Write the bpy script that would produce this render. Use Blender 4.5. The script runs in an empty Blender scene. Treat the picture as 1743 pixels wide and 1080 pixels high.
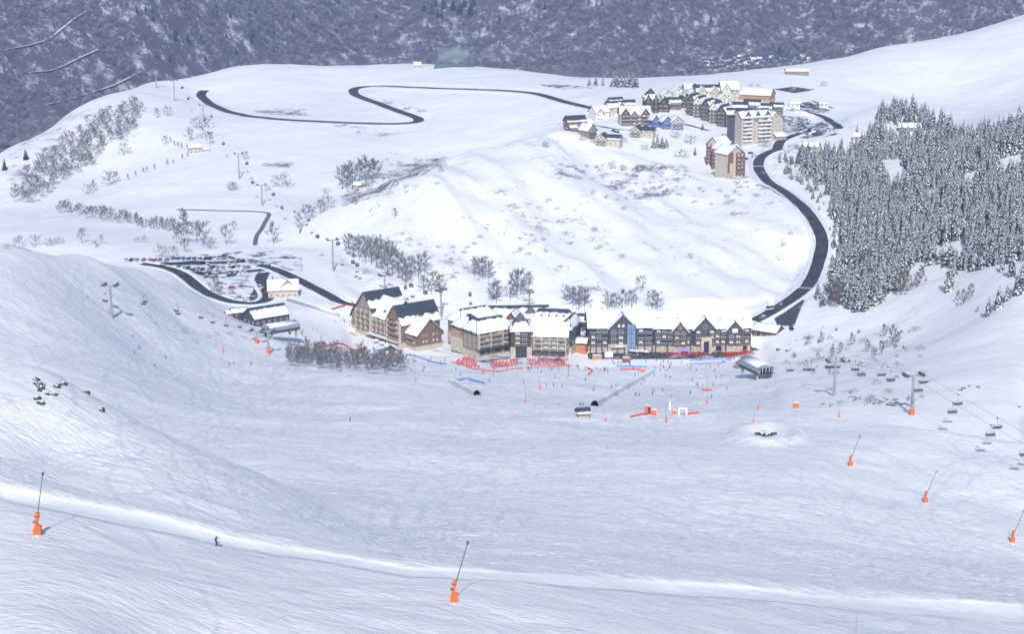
import bpy, bmesh, math, random
import numpy as np
from mathutils import Vector, Matrix
from mathutils.bvhtree import BVHTree

scene = bpy.context.scene
col = scene.collection
R = math.radians
random.seed(7); rng = np.random.default_rng(11)

# ------------------------------------------------------------------ camera, sky, sun, exposure
FPX, IW, IH = 3500.0, 1743.0, 1080.0       # focal length in photo pixels
PITCH = R(13.0); CAM_Z = 300.0
cam_data = bpy.data.cameras.new('camera'); cam = bpy.data.objects.new('camera', cam_data); col.objects.link(cam)
cam.location = (0, 0, CAM_Z); cam.rotation_euler = (math.pi/2 - PITCH, 0, 0)
cam_data.sensor_width = 36.0; cam_data.lens = FPX/IW*36.0
cam_data.clip_start = 1.0; cam_data.clip_end = 30000.0
scene.camera = cam

SUN_EL = R(35.0); SUN_AZ_OFF = R(-0.6)      # the sun stands right behind the camera
world = bpy.data.worlds.new('World'); scene.world = world; world.use_nodes = True
wn = world.node_tree; bgn = wn.nodes['Background']
sky = wn.nodes.new('ShaderNodeTexSky'); sky.sky_type = 'NISHITA'; sky.sun_disc = False
sky.sun_elevation = SUN_EL; sky.sun_rotation = math.pi + SUN_AZ_OFF
sky.altitude = 1600; sky.air_density = 1.0; sky.dust_density = 1.5; sky.ozone_density = 1.0
wn.links.new(sky.outputs[0], bgn.inputs[0]); bgn.inputs[1].default_value = 0.135
sl = bpy.data.lights.new('sun', 'SUN'); sl.energy = 4.6; sl.angle = R(0.5); sl.color = (1.0, 0.98, 0.94)
sun = bpy.data.objects.new('sun', sl); col.objects.link(sun)
# light travels forward (+Y) and down
d = Vector((math.sin(SUN_AZ_OFF)*math.cos(SUN_EL)*-1, math.cos(SUN_AZ_OFF)*math.cos(SUN_EL), -math.sin(SUN_EL)))
sun.rotation_euler = d.to_track_quat('-Z', 'Y').to_euler(); sun.location = (0, -200, 700)
scene.view_settings.view_transform = 'Standard'; scene.view_settings.look = 'None'
scene.view_settings.exposure = 0.02; scene.view_settings.gamma = 1.0
scene.view_settings.use_curve_mapping = False
scene.render.engine = 'CYCLES'
scene.cycles.max_bounces = 6; scene.cycles.diffuse_bounces = 3; scene.cycles.volume_bounces = 1
scene.cycles.transparent_max_bounces = 8
scene.cycles.use_denoising = True
scene.cycles.use_adaptive_sampling = True; scene.cycles.adaptive_threshold = 0.02

# ------------------------------------------------------------------ helpers
def ray(px, py):
    a = (px - IW/2)/FPX; b = -(py - IH/2)/FPX
    v = np.array([a, math.cos(PITCH) + b*math.sin(PITCH), -math.sin(PITCH) + b*math.cos(PITCH)])
    return v
def pt(px, py, D):                       # photo pixel + distance along the view axis -> world point
    v = ray(px, py); return np.array([0, 0, CAM_Z]) + v*D
def project(p):
    x, y, z = p[0], p[1], p[2]-CAM_Z
    dep = y*math.cos(PITCH) - z*math.sin(PITCH); up = y*math.sin(PITCH) + z*math.cos(PITCH)
    return IW/2 + FPX*x/dep, IH/2 - FPX*up/dep, dep

def tag(o, label=None, cat=None, group=None, kind=None):
    if label: o['label'] = label
    if cat: o['category'] = cat
    if group: o['group'] = group
    if kind: o['kind'] = kind
    return o
def link(name, mesh, parent=None):
    o = bpy.data.objects.new(name, mesh); col.objects.link(o)
    if parent: o.parent = parent
    return o
def empty(name, loc, rz=0.0):
    o = bpy.data.objects.new(name, None); col.objects.link(o)
    o.location = loc; o.rotation_euler = (0, 0, rz); o.empty_display_size = 0.5
    return o
def children(o): return [c for c in CH.get(o.name, [])]
CH = {}

# ------------------------------------------------------------------ materials
def mat(name, color=(.8, .8, .8), rough=.6, noise=0.0, nscale=1.0, metal=0.0, bump=0.0, spec=0.5, emis=None):
    m = bpy.data.materials.new(name); m.use_nodes = True
    nt = m.node_tree; b = nt.nodes['Principled BSDF']
    b.inputs['Base Color'].default_value = (*color, 1); b.inputs['Roughness'].default_value = rough
    b.inputs['Metallic'].default_value = metal; b.inputs['Specular IOR Level'].default_value = spec
    if noise > 0 or bump > 0:
        tc = nt.nodes.new('ShaderNodeTexCoord'); n = nt.nodes.new('ShaderNodeTexNoise')
        n.inputs['Scale'].default_value = nscale; n.inputs['Detail'].default_value = 5
        nt.links.new(tc.outputs['Object'], n.inputs['Vector'])
        if noise > 0:
            hv = nt.nodes.new('ShaderNodeMix'); hv.data_type = 'RGBA'; hv.blend_type = 'MIX'
            cr = nt.nodes.new('ShaderNodeMapRange'); cr.inputs[1].default_value = .3; cr.inputs[2].default_value = .7
            nt.links.new(n.outputs[0], cr.inputs[0]); nt.links.new(cr.outputs[0], hv.inputs[0])
            hv.inputs[6].default_value = (*[c*(1-noise) for c in color], 1)
            hv.inputs[7].default_value = (*[min(1, c*(1+noise)) for c in color], 1)
            nt.links.new(hv.outputs[2], b.inputs['Base Color'])
        if bump > 0:
            bp = nt.nodes.new('ShaderNodeBump'); bp.inputs['Strength'].default_value = bump; bp.inputs['Distance'].default_value = .3
            nt.links.new(n.outputs[0], bp.inputs['Height']); nt.links.new(bp.outputs[0], b.inputs['Normal'])
    return m

def snow_ground_mat():
    m = bpy.data.materials.new('snow_ground'); m.use_nodes = True
    nt = m.node_tree; N = nt.nodes; L = nt.links; b = N['Principled BSDF']
    b.inputs['Roughness'].default_value = .55; b.inputs['Specular IOR Level'].default_value = .3
    geo = N.new('ShaderNodeNewGeometry')
    def attr(name):
        a = N.new('ShaderNodeAttribute'); a.attribute_name = name; return a.outputs['Fac']
    def mapped(scale, rot):
        mp = N.new('ShaderNodeMapping'); mp.inputs['Scale'].default_value = scale; mp.inputs['Rotation'].default_value = (0, 0, R(rot))
        L.new(geo.outputs['Position'], mp.inputs[0]); return mp.outputs[0]
    def noise(vec, scale, detail=4, rough=.55, dist=0.0):
        n = N.new('ShaderNodeTexNoise'); n.inputs['Scale'].default_value = scale; n.inputs['Detail'].default_value = detail
        n.inputs['Roughness'].default_value = rough; n.inputs['Distortion'].default_value = dist
        L.new(vec, n.inputs['Vector']); return n.outputs[0]
    def math_(op, a, c, d=None):
        k = N.new('ShaderNodeMath'); k.operation = op
        for i, v in enumerate((a, c, d)):
            if v is None: continue
            if isinstance(v, (int, float)): k.inputs[i].default_value = v
            else: L.new(v, k.inputs[i])
        return k.outputs[0]
    def rng_(v, a, c, lo=0.0, hi=1.0):
        k = N.new('ShaderNodeMapRange'); k.inputs[1].default_value = a; k.inputs[2].default_value = c
        k.inputs[3].default_value = lo; k.inputs[4].default_value = hi; L.new(v, k.inputs[0]); return k.outputs[0]
    pos = geo.outputs['Position']
    trk = attr('tracked')                        # 1 where skiers cut the snow up
    # ski tracks: bands of stretched noise in a few headings, fading in and out
    def streaks(rot, along, across, dist):
        mp = N.new('ShaderNodeMapping'); mp.vector_type = 'TEXTURE'; mp.inputs['Scale'].default_value = (along, across, 60.0); mp.inputs['Rotation'].default_value = (0, 0, R(rot))
        L.new(pos, mp.inputs[0]); return noise(mp.outputs[0], 1.0, 3, .55, dist)
    s1 = streaks(-40, 15, 2.0, .9); s2 = streaks(-8, 15, 2.3, 1.1); s3 = streaks(28, 13, 2.1, 1.1); s4 = streaks(-22, 8, .9, .6); s5 = streaks(-66, 11, 1.1, .6)
    s6 = streaks(-16, 60, 1.7, 1.5); s7 = streaks(-47, 52, 1.5, 1.4)
    k1 = noise(pos, .016, 2); k2 = noise(pos, .024, 2)
    mixa = N.new('ShaderNodeMix'); mixa.data_type = 'FLOAT'; L.new(rng_(k1, .40, .60), mixa.inputs[0]); L.new(s1, mixa.inputs[2]); L.new(s2, mixa.inputs[3])
    mixb = N.new('ShaderNodeMix'); mixb.data_type = 'FLOAT'; L.new(rng_(k2, .46, .62), mixb.inputs[0]); L.new(mixa.outputs[0], mixb.inputs[2]); L.new(s3, mixb.inputs[3])
    st = math_('ADD', mixb.outputs[0], math_('ADD', math_('MULTIPLY', s4, .5), math_('MULTIPLY', s5, .40)))
    grain = noise(pos, .9, 4, .65); lumps = noise(pos, .12, 4, .6)
    h = math_('ADD', math_('MULTIPLY', math_('MULTIPLY', math_('ADD', math_('MULTIPLY', st, .62), math_('ADD', math_('MULTIPLY', s6, .9), math_('MULTIPLY', s7, .8))), trk), .42), math_('MULTIPLY', lumps, .9))
    h = math_('ADD', h, math_('MULTIPLY', grain, math_('MULTIPLY_ADD', trk, .16, .10)))
    bp = N.new('ShaderNodeBump'); bp.inputs['Strength'].default_value = 1.0; bp.inputs['Distance'].default_value = .62
    L.new(h, bp.inputs['Height']); L.new(bp.outputs[0], b.inputs['Normal'])
    # colour: clean snow with dry grass and stones where it lies thin
    thin = attr('thin')
    tn = noise(pos, .35, 6, .7); tn2 = noise(pos, .05, 3)
    tm = rng_(math_('ADD', math_('MULTIPLY', thin, .22), math_('ADD', math_('MULTIPLY', tn, .7), math_('MULTIPLY', tn2, .6))), .82, .95)
    tm = math_('MULTIPLY', tm, rng_(thin, .02, .2))
    c = N.new('ShaderNodeMix'); c.data_type = 'RGBA'; L.new(tm, c.inputs[0])
    wv = N.new('ShaderNodeMix'); wv.data_type = 'RGBA'; L.new(rng_(lumps, .35, .65), wv.inputs[0])
    wv.inputs[6].default_value = (.875, .868, .858, 1); wv.inputs[7].default_value = (.915, .91, .90, 1)
    # scraped, polished streaks are darker, bluer; ruts coloured darker with depth to sharpen tracks
    pol_rut = math_('ADD', rng_(st, 1.02, .80), math_('ADD', rng_(s6, .54, .66, 0, 1.0), rng_(s7, .55, .66, 0, 1.0)))
    pol_rut = math_('MULTIPLY', math_('MULTIPLY', pol_rut, trk), .42)
    pol_rut = math_('ADD', pol_rut, rng_(attr('rut'), .015, .11, 0, .85)); pc = N.new('ShaderNodeMath'); pc.operation = 'MINIMUM'; L.new(pol_rut, pc.inputs[0]); pc.inputs[1].default_value = 1.0
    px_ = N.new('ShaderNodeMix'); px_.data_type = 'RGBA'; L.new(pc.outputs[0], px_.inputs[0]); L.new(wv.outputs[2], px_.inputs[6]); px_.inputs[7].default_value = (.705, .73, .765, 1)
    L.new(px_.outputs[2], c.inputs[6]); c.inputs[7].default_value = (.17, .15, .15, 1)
    L.new(c.outputs[2], b.inputs['Base Color'])
    return m

def rough_ground_mat():      # the far mountainside: snow with brown and lilac undergrowth showing through
    m = bpy.data.materials.new('mountain_ground'); m.use_nodes = True
    nt = m.node_tree; N = nt.nodes; L = nt.links; b = N['Principled BSDF']; b.inputs['Roughness'].default_value = .9
    geo = N.new('ShaderNodeNewGeometry')
    def noise(scale, detail, rough=.6):
        n = N.new('ShaderNodeTexNoise'); n.inputs['Scale'].default_value = scale; n.inputs['Detail'].default_value = detail
        n.inputs['Roughness'].default_value = rough; L.new(geo.outputs['Position'], n.inputs['Vector']); return n.outputs[0]
    a = noise(.03, 7, .7); c = noise(.2, 5, .7)
    ad = N.new('ShaderNodeMath'); ad.operation = 'MULTIPLY_ADD'; L.new(c, ad.inputs[0]); ad.inputs[1].default_value = .5; L.new(a, ad.inputs[2])
    mr = N.new('ShaderNodeMapRange'); mr.inputs[1].default_value = .76; mr.inputs[2].default_value = .96; L.new(ad.outputs[0], mr.inputs[0])
    mx = N.new('ShaderNodeMix'); mx.data_type = 'RGBA'; L.new(mr.outputs[0], mx.inputs[0])
    mx.inputs[6].default_value = (.075, .07, .085, 1); mx.inputs[7].default_value = (.55, .56, .60, 1)
    L.new(mx.outputs[2], b.inputs['Base Color'])
    return m

# ------------------------------------------------------------------ terrain control points (photo pixel + distance)
CP = [
 (-200,1200,235),(400,1200,235),(871,1200,235),(1400,1200,260),(1950,1200,300),(-300,1080,235),
 (0,1080,240),(400,1080,262),(871,1080,285),(1300,1080,320),(1743,1080,370),(2000,1080,400),
 (65,910,300),(775,1025,300),(368,921,330),(0,840,330),(700,965,335),(1000,990,345),(1400,1005,390),(1743,1030,410),
 (-250,840,335),(100,775,372),(60,622,432),(0,626,432),(-150,635,435),(-350,640,440),(180,690,430),(300,757,430),(420,800,440),(520,835,452),
 (300,742,620),(420,782,560),(180,672,650),(0,622,650),(-200,625,640),
 (871,900,440),(871,820,540),(871,740,680),(871,690,800),(871,640,960),(871,612,1060),
 (1450,795,620),(1575,855,590),(1725,920,560),(1950,960,560),(1552,706,720),(1420,672,800),(1300,640,960),(1743,760,680),(1950,760,700),
 (1743,640,790),(1743,560,890),(1743,480,980),(1600,560,980),(1450,570,1050),(1950,560,880),(1950,400,1040),
 (1743,300,1250),(1743,185,1480),(1600,400,1200),(1450,500,1130),(1500,300,1400),(1420,300,1440),(1600,215,1560),(1950,180,1450),(1510,175,1680),
 (1600,160,2000),(1743,100,2050),(1743,25,2320),(1500,82,2260),(1300,122,2160),(1100,138,2060),(1950,60,2050),(1950,-25,2330),(1680,190,1850),
 (1400,165,1900),(1330,230,1590),(1235,300,1480),(1020,245,1540),(1110,180,1700),(1250,165,1790),(1400,210,1740),
 (1285,290,1475),(1385,380,1300),(1400,440,1245),(1300,545,1120),
 (871,520,1180),(1100,520,1160),(900,400,1300),(1000,300,1440),(1150,310,1455),(1200,420,1265),(950,222,1565),(700,288,1490),(650,420,1300),(600,332,1430),(800,258,1530),
 (780,235,1740),(640,300,1580),(715,205,1850),(600,150,2100),(340,165,2060),(500,210,1850),(300,300,1650),(450,350,1500),(250,400,1390),(100,385,1430),(560,410,1350),
 (400,118,2300),(700,113,2300),(900,133,2210),(1000,145,2150),(240,150,2160),(130,190,2010),(20,250,1850),(-60,300,1750),(0,350,1600),(-200,400,1500),(160,290,1740),
 (0,427,870),(230,452,1010),(350,505,1180),(-250,415,760),(100,412,1330),(300,428,1290),(380,455,1265),(480,470,1225),(560,500,1180),
 (115,437,945),(290,478,1130),(400,530,1140),(335,500,1165),(300,540,960),(420,545,1075),(190,540,850),(0,540,722),(-250,540,670),(300,640,810),(400,600,950),(480,560,1070),(600,640,900),(600,720,700),(600,800,560),(600,900,420),
 (700,590,1105),(1150,610,1065),(1280,600,1080),(1150,690,810),(1150,800,580),(1150,900,470),(1400,900,500),(600,560,1140),(800,600,1085),
]
PW = [tuple(pt(*c)) for c in CP]
# ground the photograph does not show: behind the crests (world x, y, z)
for px, py, D, dz in [(-150,425,950,-55),(0,427,980,-55),(150,440,1090,-34),(60,622,490,-17),(180,690,485,-16),(300,757,478,-12),(420,800,485,-6),(-150,635,505,-13),(700,288,1580,-7),(800,258,1630,-8),(620,322,1510,-6),(880,240,1660,-6),
        (1743,25,2800,-130),(1950,-25,2800,-130),(1500,82,2700,-130),(1300,122,2600,-150),(1100,138,2550,-160),(1000,145,2600,-160),(900,133,2650,-170),
        (700,113,2750,-170),(400,118,2750,-180),(240,150,2600,-180),(130,190,2400,-160),(20,250,2250,-150),(-60,300,2150,-140),(-250,330,2000,-120)]:
    p = pt(px, py, D); PW.append((p[0], p[1], p[2]+dz))
PW += [(-65, 180, 224), (-32, 180, 219), (0, 180, 213), (32, 180, 203), (65, 180, 192)]
PW = np.array(PW)
def warp(x, y):
    y = np.maximum(y, 20.0); return np.stack([x/y*2.2, np.log(y)], -1)
def _tps(r2): return 0.5*r2*np.log(r2 + 1e-12)
_P = warp(PW[:, 0], PW[:, 1]); n_ = len(_P)
_A = np.zeros((n_+3, n_+3)); _d2 = ((_P[:, None]-_P[None])**2).sum(-1)
_A[:n_, :n_] = _tps(_d2) + np.eye(n_)*2e-5; _A[:n_, n_] = 1; _A[:n_, n_+1:] = _P; _A[n_, :n_] = 1; _A[n_+1:, :n_] = _P.T
_b = np.zeros(n_+3); _b[:n_] = PW[:, 2]
_w = np.linalg.solve(_A, _b)
def base_height(x, y):
    sh = np.shape(x); q = warp(np.ravel(x), np.ravel(y)); out = np.empty(len(q))
    for i in range(0, len(q), 40000):
        s = q[i:i+40000]; d2 = ((s[:, None]-_P[None])**2).sum(-1)
        out[i:i+40000] = _tps(d2)@_w[:n_] + _w[n_] + s@_w[n_+1:]
    return out.reshape(sh)
# cheap value noise for relief
def vnoise(x, y, seed=0):
    xi = np.floor(x).astype(np.int64); yi = np.floor(y).astype(np.int64); fx = x-xi; fy = y-yi
    def hsh(a, b_):
        h = (a*374761393 + b_*668265263 + seed*1442695041) & 0xffffffff
        h = ((h ^ (h >> 13))*1274126177) & 0xffffffff
        return ((h ^ (h >> 16)) & 0xffff)/65535.0
    u = fx*fx*(3-2*fx); v = fy*fy*(3-2*fy)
    return (hsh(xi, yi)*(1-u)+hsh(xi+1, yi)*u)*(1-v) + (hsh(xi, yi+1)*(1-u)+hsh(xi+1, yi+1)*u)*v - .5
def fbm(x, y, oct=4, seed=0):
    s = 0; a = 1.0
    for k in range(oct): s = s + a*vnoise(x*2**k, y*2**k, seed+k); a *= .5
    return s
# ------------------------------------------------------------------ terrain meshes
M = {}
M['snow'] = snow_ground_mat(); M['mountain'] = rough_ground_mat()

def in_poly(px, py, poly):
    ins = np.zeros(np.shape(px), bool); n = len(poly)
    for i in range(n):
        x1, y1 = poly[i]; x2, y2 = poly[(i+1) % n]
        c = ((y1 > py) != (y2 > py)) & (px < (x2-x1)*(py-y1)/((y2-y1) or 1e-9) + x1)
        ins ^= c
    return ins
def grid_mesh(name, X, Y, Z, material, attrs=None):
    nr, nc = X.shape
    me = bpy.data.meshes.new(name)
    me.vertices.add(nr*nc); me.vertices.foreach_set('co', np.stack([X, Y, Z], -1).astype(np.float32).ravel())
    i = np.arange((nr-1)*(nc-1)); r = i//(nc-1); c = i % (nc-1); a = r*nc+c
    quads = np.stack([a, a+1, a+nc+1, a+nc], -1).astype(np.int32)
    me.loops.add(quads.size); me.loops.foreach_set('vertex_index', quads.ravel())
    me.polygons.add(len(quads)); me.polygons.foreach_set('loop_start', np.arange(0, quads.size, 4, dtype=np.int32))
    me.polygons.foreach_set('use_smooth', np.ones(len(quads), bool))
    for k, v in (attrs or {}).items():
        at = me.attributes.new(k, 'FLOAT', 'POINT'); at.data.foreach_set('value', v.astype(np.float32).ravel())
    me.update(calc_edges=True); me.materials.append(material)
    return me
NC = 680
Yv = np.r_[np.exp(np.linspace(math.log(190), math.log(1060), 1150))[:-1], np.exp(np.linspace(math.log(1060), math.log(2950), 520))]; NR = len(Yv); NEAR = 1149; Uv = np.linspace(-.36, .36, NC)
GX = Uv[None, :]*Yv[:, None]; GY = np.repeat(Yv[:, None], NC, 1)
GZ = base_height(GX, GY)
PXg, PYg, DEPg = project((GX, GY, GZ))
def sstep(a, b_, v):
    t = np.clip((v-a)/(b_-a), 0, 1); return t*t*(3-2*t)
# relief: rolling bumps everywhere, mogulled and skied snow in the ski area
ski = (1-sstep(1020, 1090, DEPg))
skiL = sstep(430, 470, PYg)*(1-sstep(480, 600, PXg))
ski = np.maximum(ski*(PYg > 560), skiL)
ski = ski*(1 - .85*in_poly(PXg, PYg, [(1330,700),(1743,760),(1743,400),(1300,400)]))
groom = in_poly(PXg, PYg, [(0,838),(250,885),(400,922),(700,975),(1000,990),(1743,1040),(1743,1062),(1000,1002),(700,985),(380,930),(200,895),(0,850)])*1.0
def soften(a, n):
    for _ in range(n):
        p = np.pad(a, 1, mode='edge'); a = (p[:-2, 1:-1]+p[2:, 1:-1]+p[1:-1, :-2]+p[1:-1, 2:]+4*a)/8
    return a
groom = soften(groom*(DEPg < 480), 10); ski = soften(ski, 12)
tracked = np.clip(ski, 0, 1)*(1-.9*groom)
GZ += fbm(GX/60, GY/60, 3, 3)*2.2*sstep(300, 900, DEPg) + fbm(GX/22, GY/22, 3, 9)*(.55*tracked + .35)
GZ += fbm(GX/6, GY/9, 2, 21)*.09*tracked + fbm(GX/75, GY/75, 2, 33)*(2.0 + 2.6*sstep(380, 760, PXg))*tracked*sstep(330, 480, DEPg)
_c = np.array([1304.0, 744.0]); _rr = np.hypot((PXg-_c[0])/5.0, (PYg-_c[1])/1.55)
GZ += np.where(DEPg < 900, 2.6*np.exp(-((_rr-11)/3.2)**2) - 1.2*np.exp(-(_rr/6)**2), 0)
hill = soften((in_poly(PXg, PYg, [(560,500),(600,330),(800,258),(950,225),(1180,300),(1290,310),(1390,400),(1380,480),(1250,525),(800,525)]) & (DEPg > 1150) & (DEPg < 1600))*1.0, 14)
GZ += hill*(fbm(GX/34+GY/130, GY/150, 3, 61)*10.0 + fbm(GX/11+GY/60, GY/50, 2, 65)*1.0)
# ski tracks: paired ruts that swing down or across the fall line, cut into the snow
def ski_tracks():
    cs = .4; x0, x1, y0, y1 = -300., 300., 235., 1080.; nx, ny = int((x1-x0)/cs), int((y1-y0)/cs); T = np.zeros((ny, nx), np.float32)
    gx = np.arange(x0, x1, 5.); gy = np.arange(y0, y1, 5.); HX, HY = np.meshgrid(gx, gy); Hh = base_height(HX, HY); dY, dX = np.gradient(Hh, 5.)
    n = 3600; r = np.random.default_rng(5)
    y = np.sqrt(r.uniform(300**2, 1060**2, n)); x = r.uniform(-.3, .3, n)*y
    off_ = r.choice([0, 0, 0, 1.0, -1.0, 1.3, -1.3, .6, -.6], n) + r.normal(0, .25, n); amp = r.uniform(.1, .7, n)*(np.abs(off_) < .5) + r.uniform(0, .15, n); wl = r.uniform(14, 45, n); ph = r.uniform(0, 6.28, n); ln = r.uniform(60, 150, n); dep = r.uniform(.05, .17, n); wid = r.uniform(.25, .7, n)
    s = 0.; st = .33
    while s < 150:
        live = s < ln
        i = np.clip(((x-x0)/5).astype(int), 0, len(gx)-1); j = np.clip(((y-y0)/5).astype(int), 0, len(gy)-1)
        fx_, fy_ = -dX[j, i], -dY[j, i]; a = np.arctan2(fy_, fx_) + off_ + amp*np.sin(ph + s/wl*6.28)*1.1
        x = x + np.cos(a)*st; y = y + np.sin(a)*st; fade = np.clip(np.minimum(s, ln-s)/4, 0, 1)
        for o_, w_ in ((-wid, -1.), (wid, -1.), (-wid*2.1, .45), (wid*2.1, .45)):
            ci = ((x - np.sin(a)*o_ - x0)/cs).astype(int); ri = ((y + np.cos(a)*o_ - y0)/cs).astype(int)
            ok = live & (ci >= 0) & (ci < nx) & (ri >= 0) & (ri < ny)
            np.add.at(T, (ri[ok], ci[ok]), (w_*dep*fade)[ok]*.62)
        s += st
    T = np.clip(T, -.45, .28)
    p = np.pad(T, 1, mode='edge'); T = (p[:-2, 1:-1]+p[2:, 1:-1]+p[1:-1, :-2]+p[1:-1, 2:]+2*T)/6
    u = np.clip((GX-x0)/cs, 0, nx-1.01); v = np.clip((GY-y0)/cs, 0, ny-1.01); i = u.astype(int); j = v.astype(int); a = u-i; b_ = v-j
    S = (T[j, i]*(1-a)+T[j, i+1]*a)*(1-b_) + (T[j+1, i]*(1-a)+T[j+1, i+1]*a)*b_
    return S*((GX > x0) & (GX < x1) & (GY > y0) & (GY < y1))
TRK = ski_tracks()*tracked*(1 - sstep(880, 1060, GY))
# level ground for the car park and the hotel terrace
def level(poly, z, dmin, dmax, soft=14.0):
    global GZ
    ins = (in_poly(PXg, PYg, poly) & (DEPg > dmin) & (DEPg < dmax)).astype(float)
    for _ in range(int(soft)):                                   # soften the rim
        p = np.pad(ins, 1, mode='edge'); ins = (p[:-2, 1:-1]+p[2:, 1:-1]+p[1:-1, :-2]+p[1:-1, 2:]+4*ins)/8
    GZ = GZ*(1-ins) + z*ins
thin_polys = [
 [(575,330),(700,275),(760,255),(770,275),(640,330),(600,350)],
 [(940,275),(1060,280),(1080,310),(960,310)],[(1040,290),(1140,275),(1170,330),(1080,340)],[(880,350),(1000,330),(1060,420),(900,440)],
 [(620,400),(700,390),(830,470),(800,490),(660,470)],[(430,180),(520,185),(540,200),(430,195)],[(1280,240),(1420,250),(1420,320),(1310,300)],
 [(640,160),(735,190),(720,200),(640,170)],[(1220,300),(1330,285),(1330,330),(1240,370)],[(440,265),(510,275),(500,290),(440,280)],
 [(560,205),(700,225),(640,235),(560,215)],[(1250,430),(1380,360),(1400,420),(1330,500)],[(1330,560),(1560,520),(1640,600),(1560,690),(1330,640)],
 [(20,200),(240,170),(240,240),(60,330),(0,350)],[(600,240),(860,300),(860,420),(640,330)],
]
thin_p = [1, .9, .9, .55, .55, 1, .8, .9, .6, 1, .6, .25, .35, .6, .35]
thin = hill*.34
for pl, s in zip(thin_polys, thin_p): thin = np.maximum(thin, (in_poly(PXg, PYg, pl) & (DEPg > 850) & (DEPg < 2320))*s)
for _ in range(10):
    p = np.pad(thin, 1, mode='edge'); thin = (p[:-2, 1:-1]+p[2:, 1:-1]+p[1:-1, :-2]+p[1:-1, 2:]+4*thin)/8
level([(330,432),(420,425),(520,425),(580,470),(600,515),(520,520),(430,520),(360,480)], 300-255, 1130, 1400, 45)
level([(980,592),(1300,580),(1310,615),(980,628)], 300-262, 1000, 1200)
level([(590,560),(760,560),(760,605),(600,600)], 300-264, 1040, 1200)
# ---- roads: centre lines in the photo, laid on the ground, then the ground is levelled to them
def quick_bvh():
    st = 2
    X, Y, Z = GX[::st, ::st], GY[::st, ::st], GZ[::st, ::st]; nr, nc = X.shape
    i = np.arange((nr-1)*(nc-1)); a = (i//(nc-1))*nc + i % (nc-1)
    return BVHTree.FromPolygons(np.stack([X, Y, Z], -1).reshape(-1, 3).tolist(), np.stack([a, a+1, a+nc+1, a+nc], -1).tolist())
QB = quick_bvh(); CAMV = Vector((0, 0, CAM_Z))
def catmull(P, n=10):
    P = [np.array(p, float) for p in P]; P = [2*P[0]-P[1]] + P + [2*P[-1]-P[-2]]; out = []
    for i in range(1, len(P)-2):
        for k in range(n):
            t = k/n; a, b_, c, d_ = P[i-1], P[i], P[i+1], P[i+2]
            out.append(.5*((2*b_) + (c-a)*t + (2*a-5*b_+4*c-d_)*t*t + (3*b_-a-3*c+d_)*t**3))
    out.append(P[-2]); return out
def resample(P, step):
    P = np.array(P); dl = np.linalg.norm(np.diff(P[:, :2], axis=0), axis=1); L = np.r_[0, np.cumsum(dl)]
    s_ = np.linspace(0, L[-1], max(3, int(L[-1]/step)+1)); return np.stack([np.interp(s_, L, P[:, k]) for k in range(3)], -1)
def smooth1(a, n):
    for _ in range(n):
        b_ = a.copy(); b_[1:-1] = (a[:-2]+2*a[1:-1]+a[2:])/4; a = b_
    return a
ROADS_PX = {
 'valley_road': (8.2, [(1283,549),(1318,529),(1350,508),(1375,486),(1387,466),(1394,445),(1399,425),(1398,405),(1390,385),(1378,366),(1360,347),(1335,328),(1312,314),(1298,300),(1291,286),(1293,272),(1306,262),(1322,256)]),
 'hairpin_road': (9.5, [(1030,188),(990,180),(950,170),(915,160),(870,154.5),(800,151.5),(720,149),(660,146),(622,146.5),(603,152),(606,162),(640,175),(680,190),(705,198),(714,204),(698,209.5),(655,211),(560,208),(470,202),(420,197),(385,189),(360,178),(346,168),(342,161),(349,154)]),
 'car_park_road': (8.0, [(240,449),(272,452),(300,461),(322,475),(345,495),(372,510),(405,518),(440,517),(458,506),(452,490),(444,476),(450,465)]),
 'access_road': (8.0, [(440,452),(470,460),(505,476),(540,494),(575,509),(608,521)]),
 'village_road': (8.0, [(1322,256),(1330,240),(1350,232),(1390,222),(1428,218),(1405,203),(1370,192),(1345,188)]),
 'village_lane': (5.0, [(940,213),(960,208),(985,212),(1020,214),(1050,221),(1075,224),(1110,212),(1140,206),(1170,212),(1205,222)]),
 'farm_track': (3.0, [(434,418),(437,402),(446,388),(455,372),(457,362),(430,360),(380,359),(300,357)]),
}
ROADS = {}
for nm, (w, P) in ROADS_PX.items():
    pts = []
    for q in catmull(P):
        h = QB.ray_cast(CAMV, Vector(ray(*q)).normalized(), 6000)[0]
        if h is not None and h.y < 2350: pts.append(tuple(h))
    A = resample(pts, 3.0); A[:, 2] = smooth1(A[:, 2], 60); A[:, :2] = np.stack([smooth1(A[:, 0], 4), smooth1(A[:, 1], 4)], -1)
    ROADS[nm] = (w, A)
    flat = w/2 + 1.2; rad = w/2 + (9 if w > 4 else 4)
    for p in A:
        r0, r1 = np.searchsorted(Yv, [p[1]-rad, p[1]+rad])
        if r1 <= r0: continue
        du = rad/p[1]; c0, c1 = np.searchsorted(Uv, [p[0]/p[1]-du*1.3, p[0]/p[1]+du*1.3])
        sx = GX[r0:r1, c0:c1]; sy = GY[r0:r1, c0:c1]
        dd = np.hypot(sx-p[0], sy-p[1]); wgt = 1-sstep(flat, rad, dd)
        tgt = GZ[r0:r1, c0:c1]; GZ[r0:r1, c0:c1] = tgt + (p[2]-tgt)*wgt*np.where(dd < flat, 1, .35)
GZ0 = GZ.copy()
_lx = [0, 250, 400, 700, 1000, 1400, 1743]; _ly = [840, 886, 922, 974, 994, 1014, 1044]; _dl = np.interp(PXg, _lx, _ly) - PYg
GZ += np.where(DEPg < 520, 1.5*sstep(-9, 11, _dl)*np.exp(-np.maximum(_dl, 0)/45), 0)
GZ = GZ + TRK*(1-groom)*(.7 + .7*sstep(-6, 20, _dl))
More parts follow.
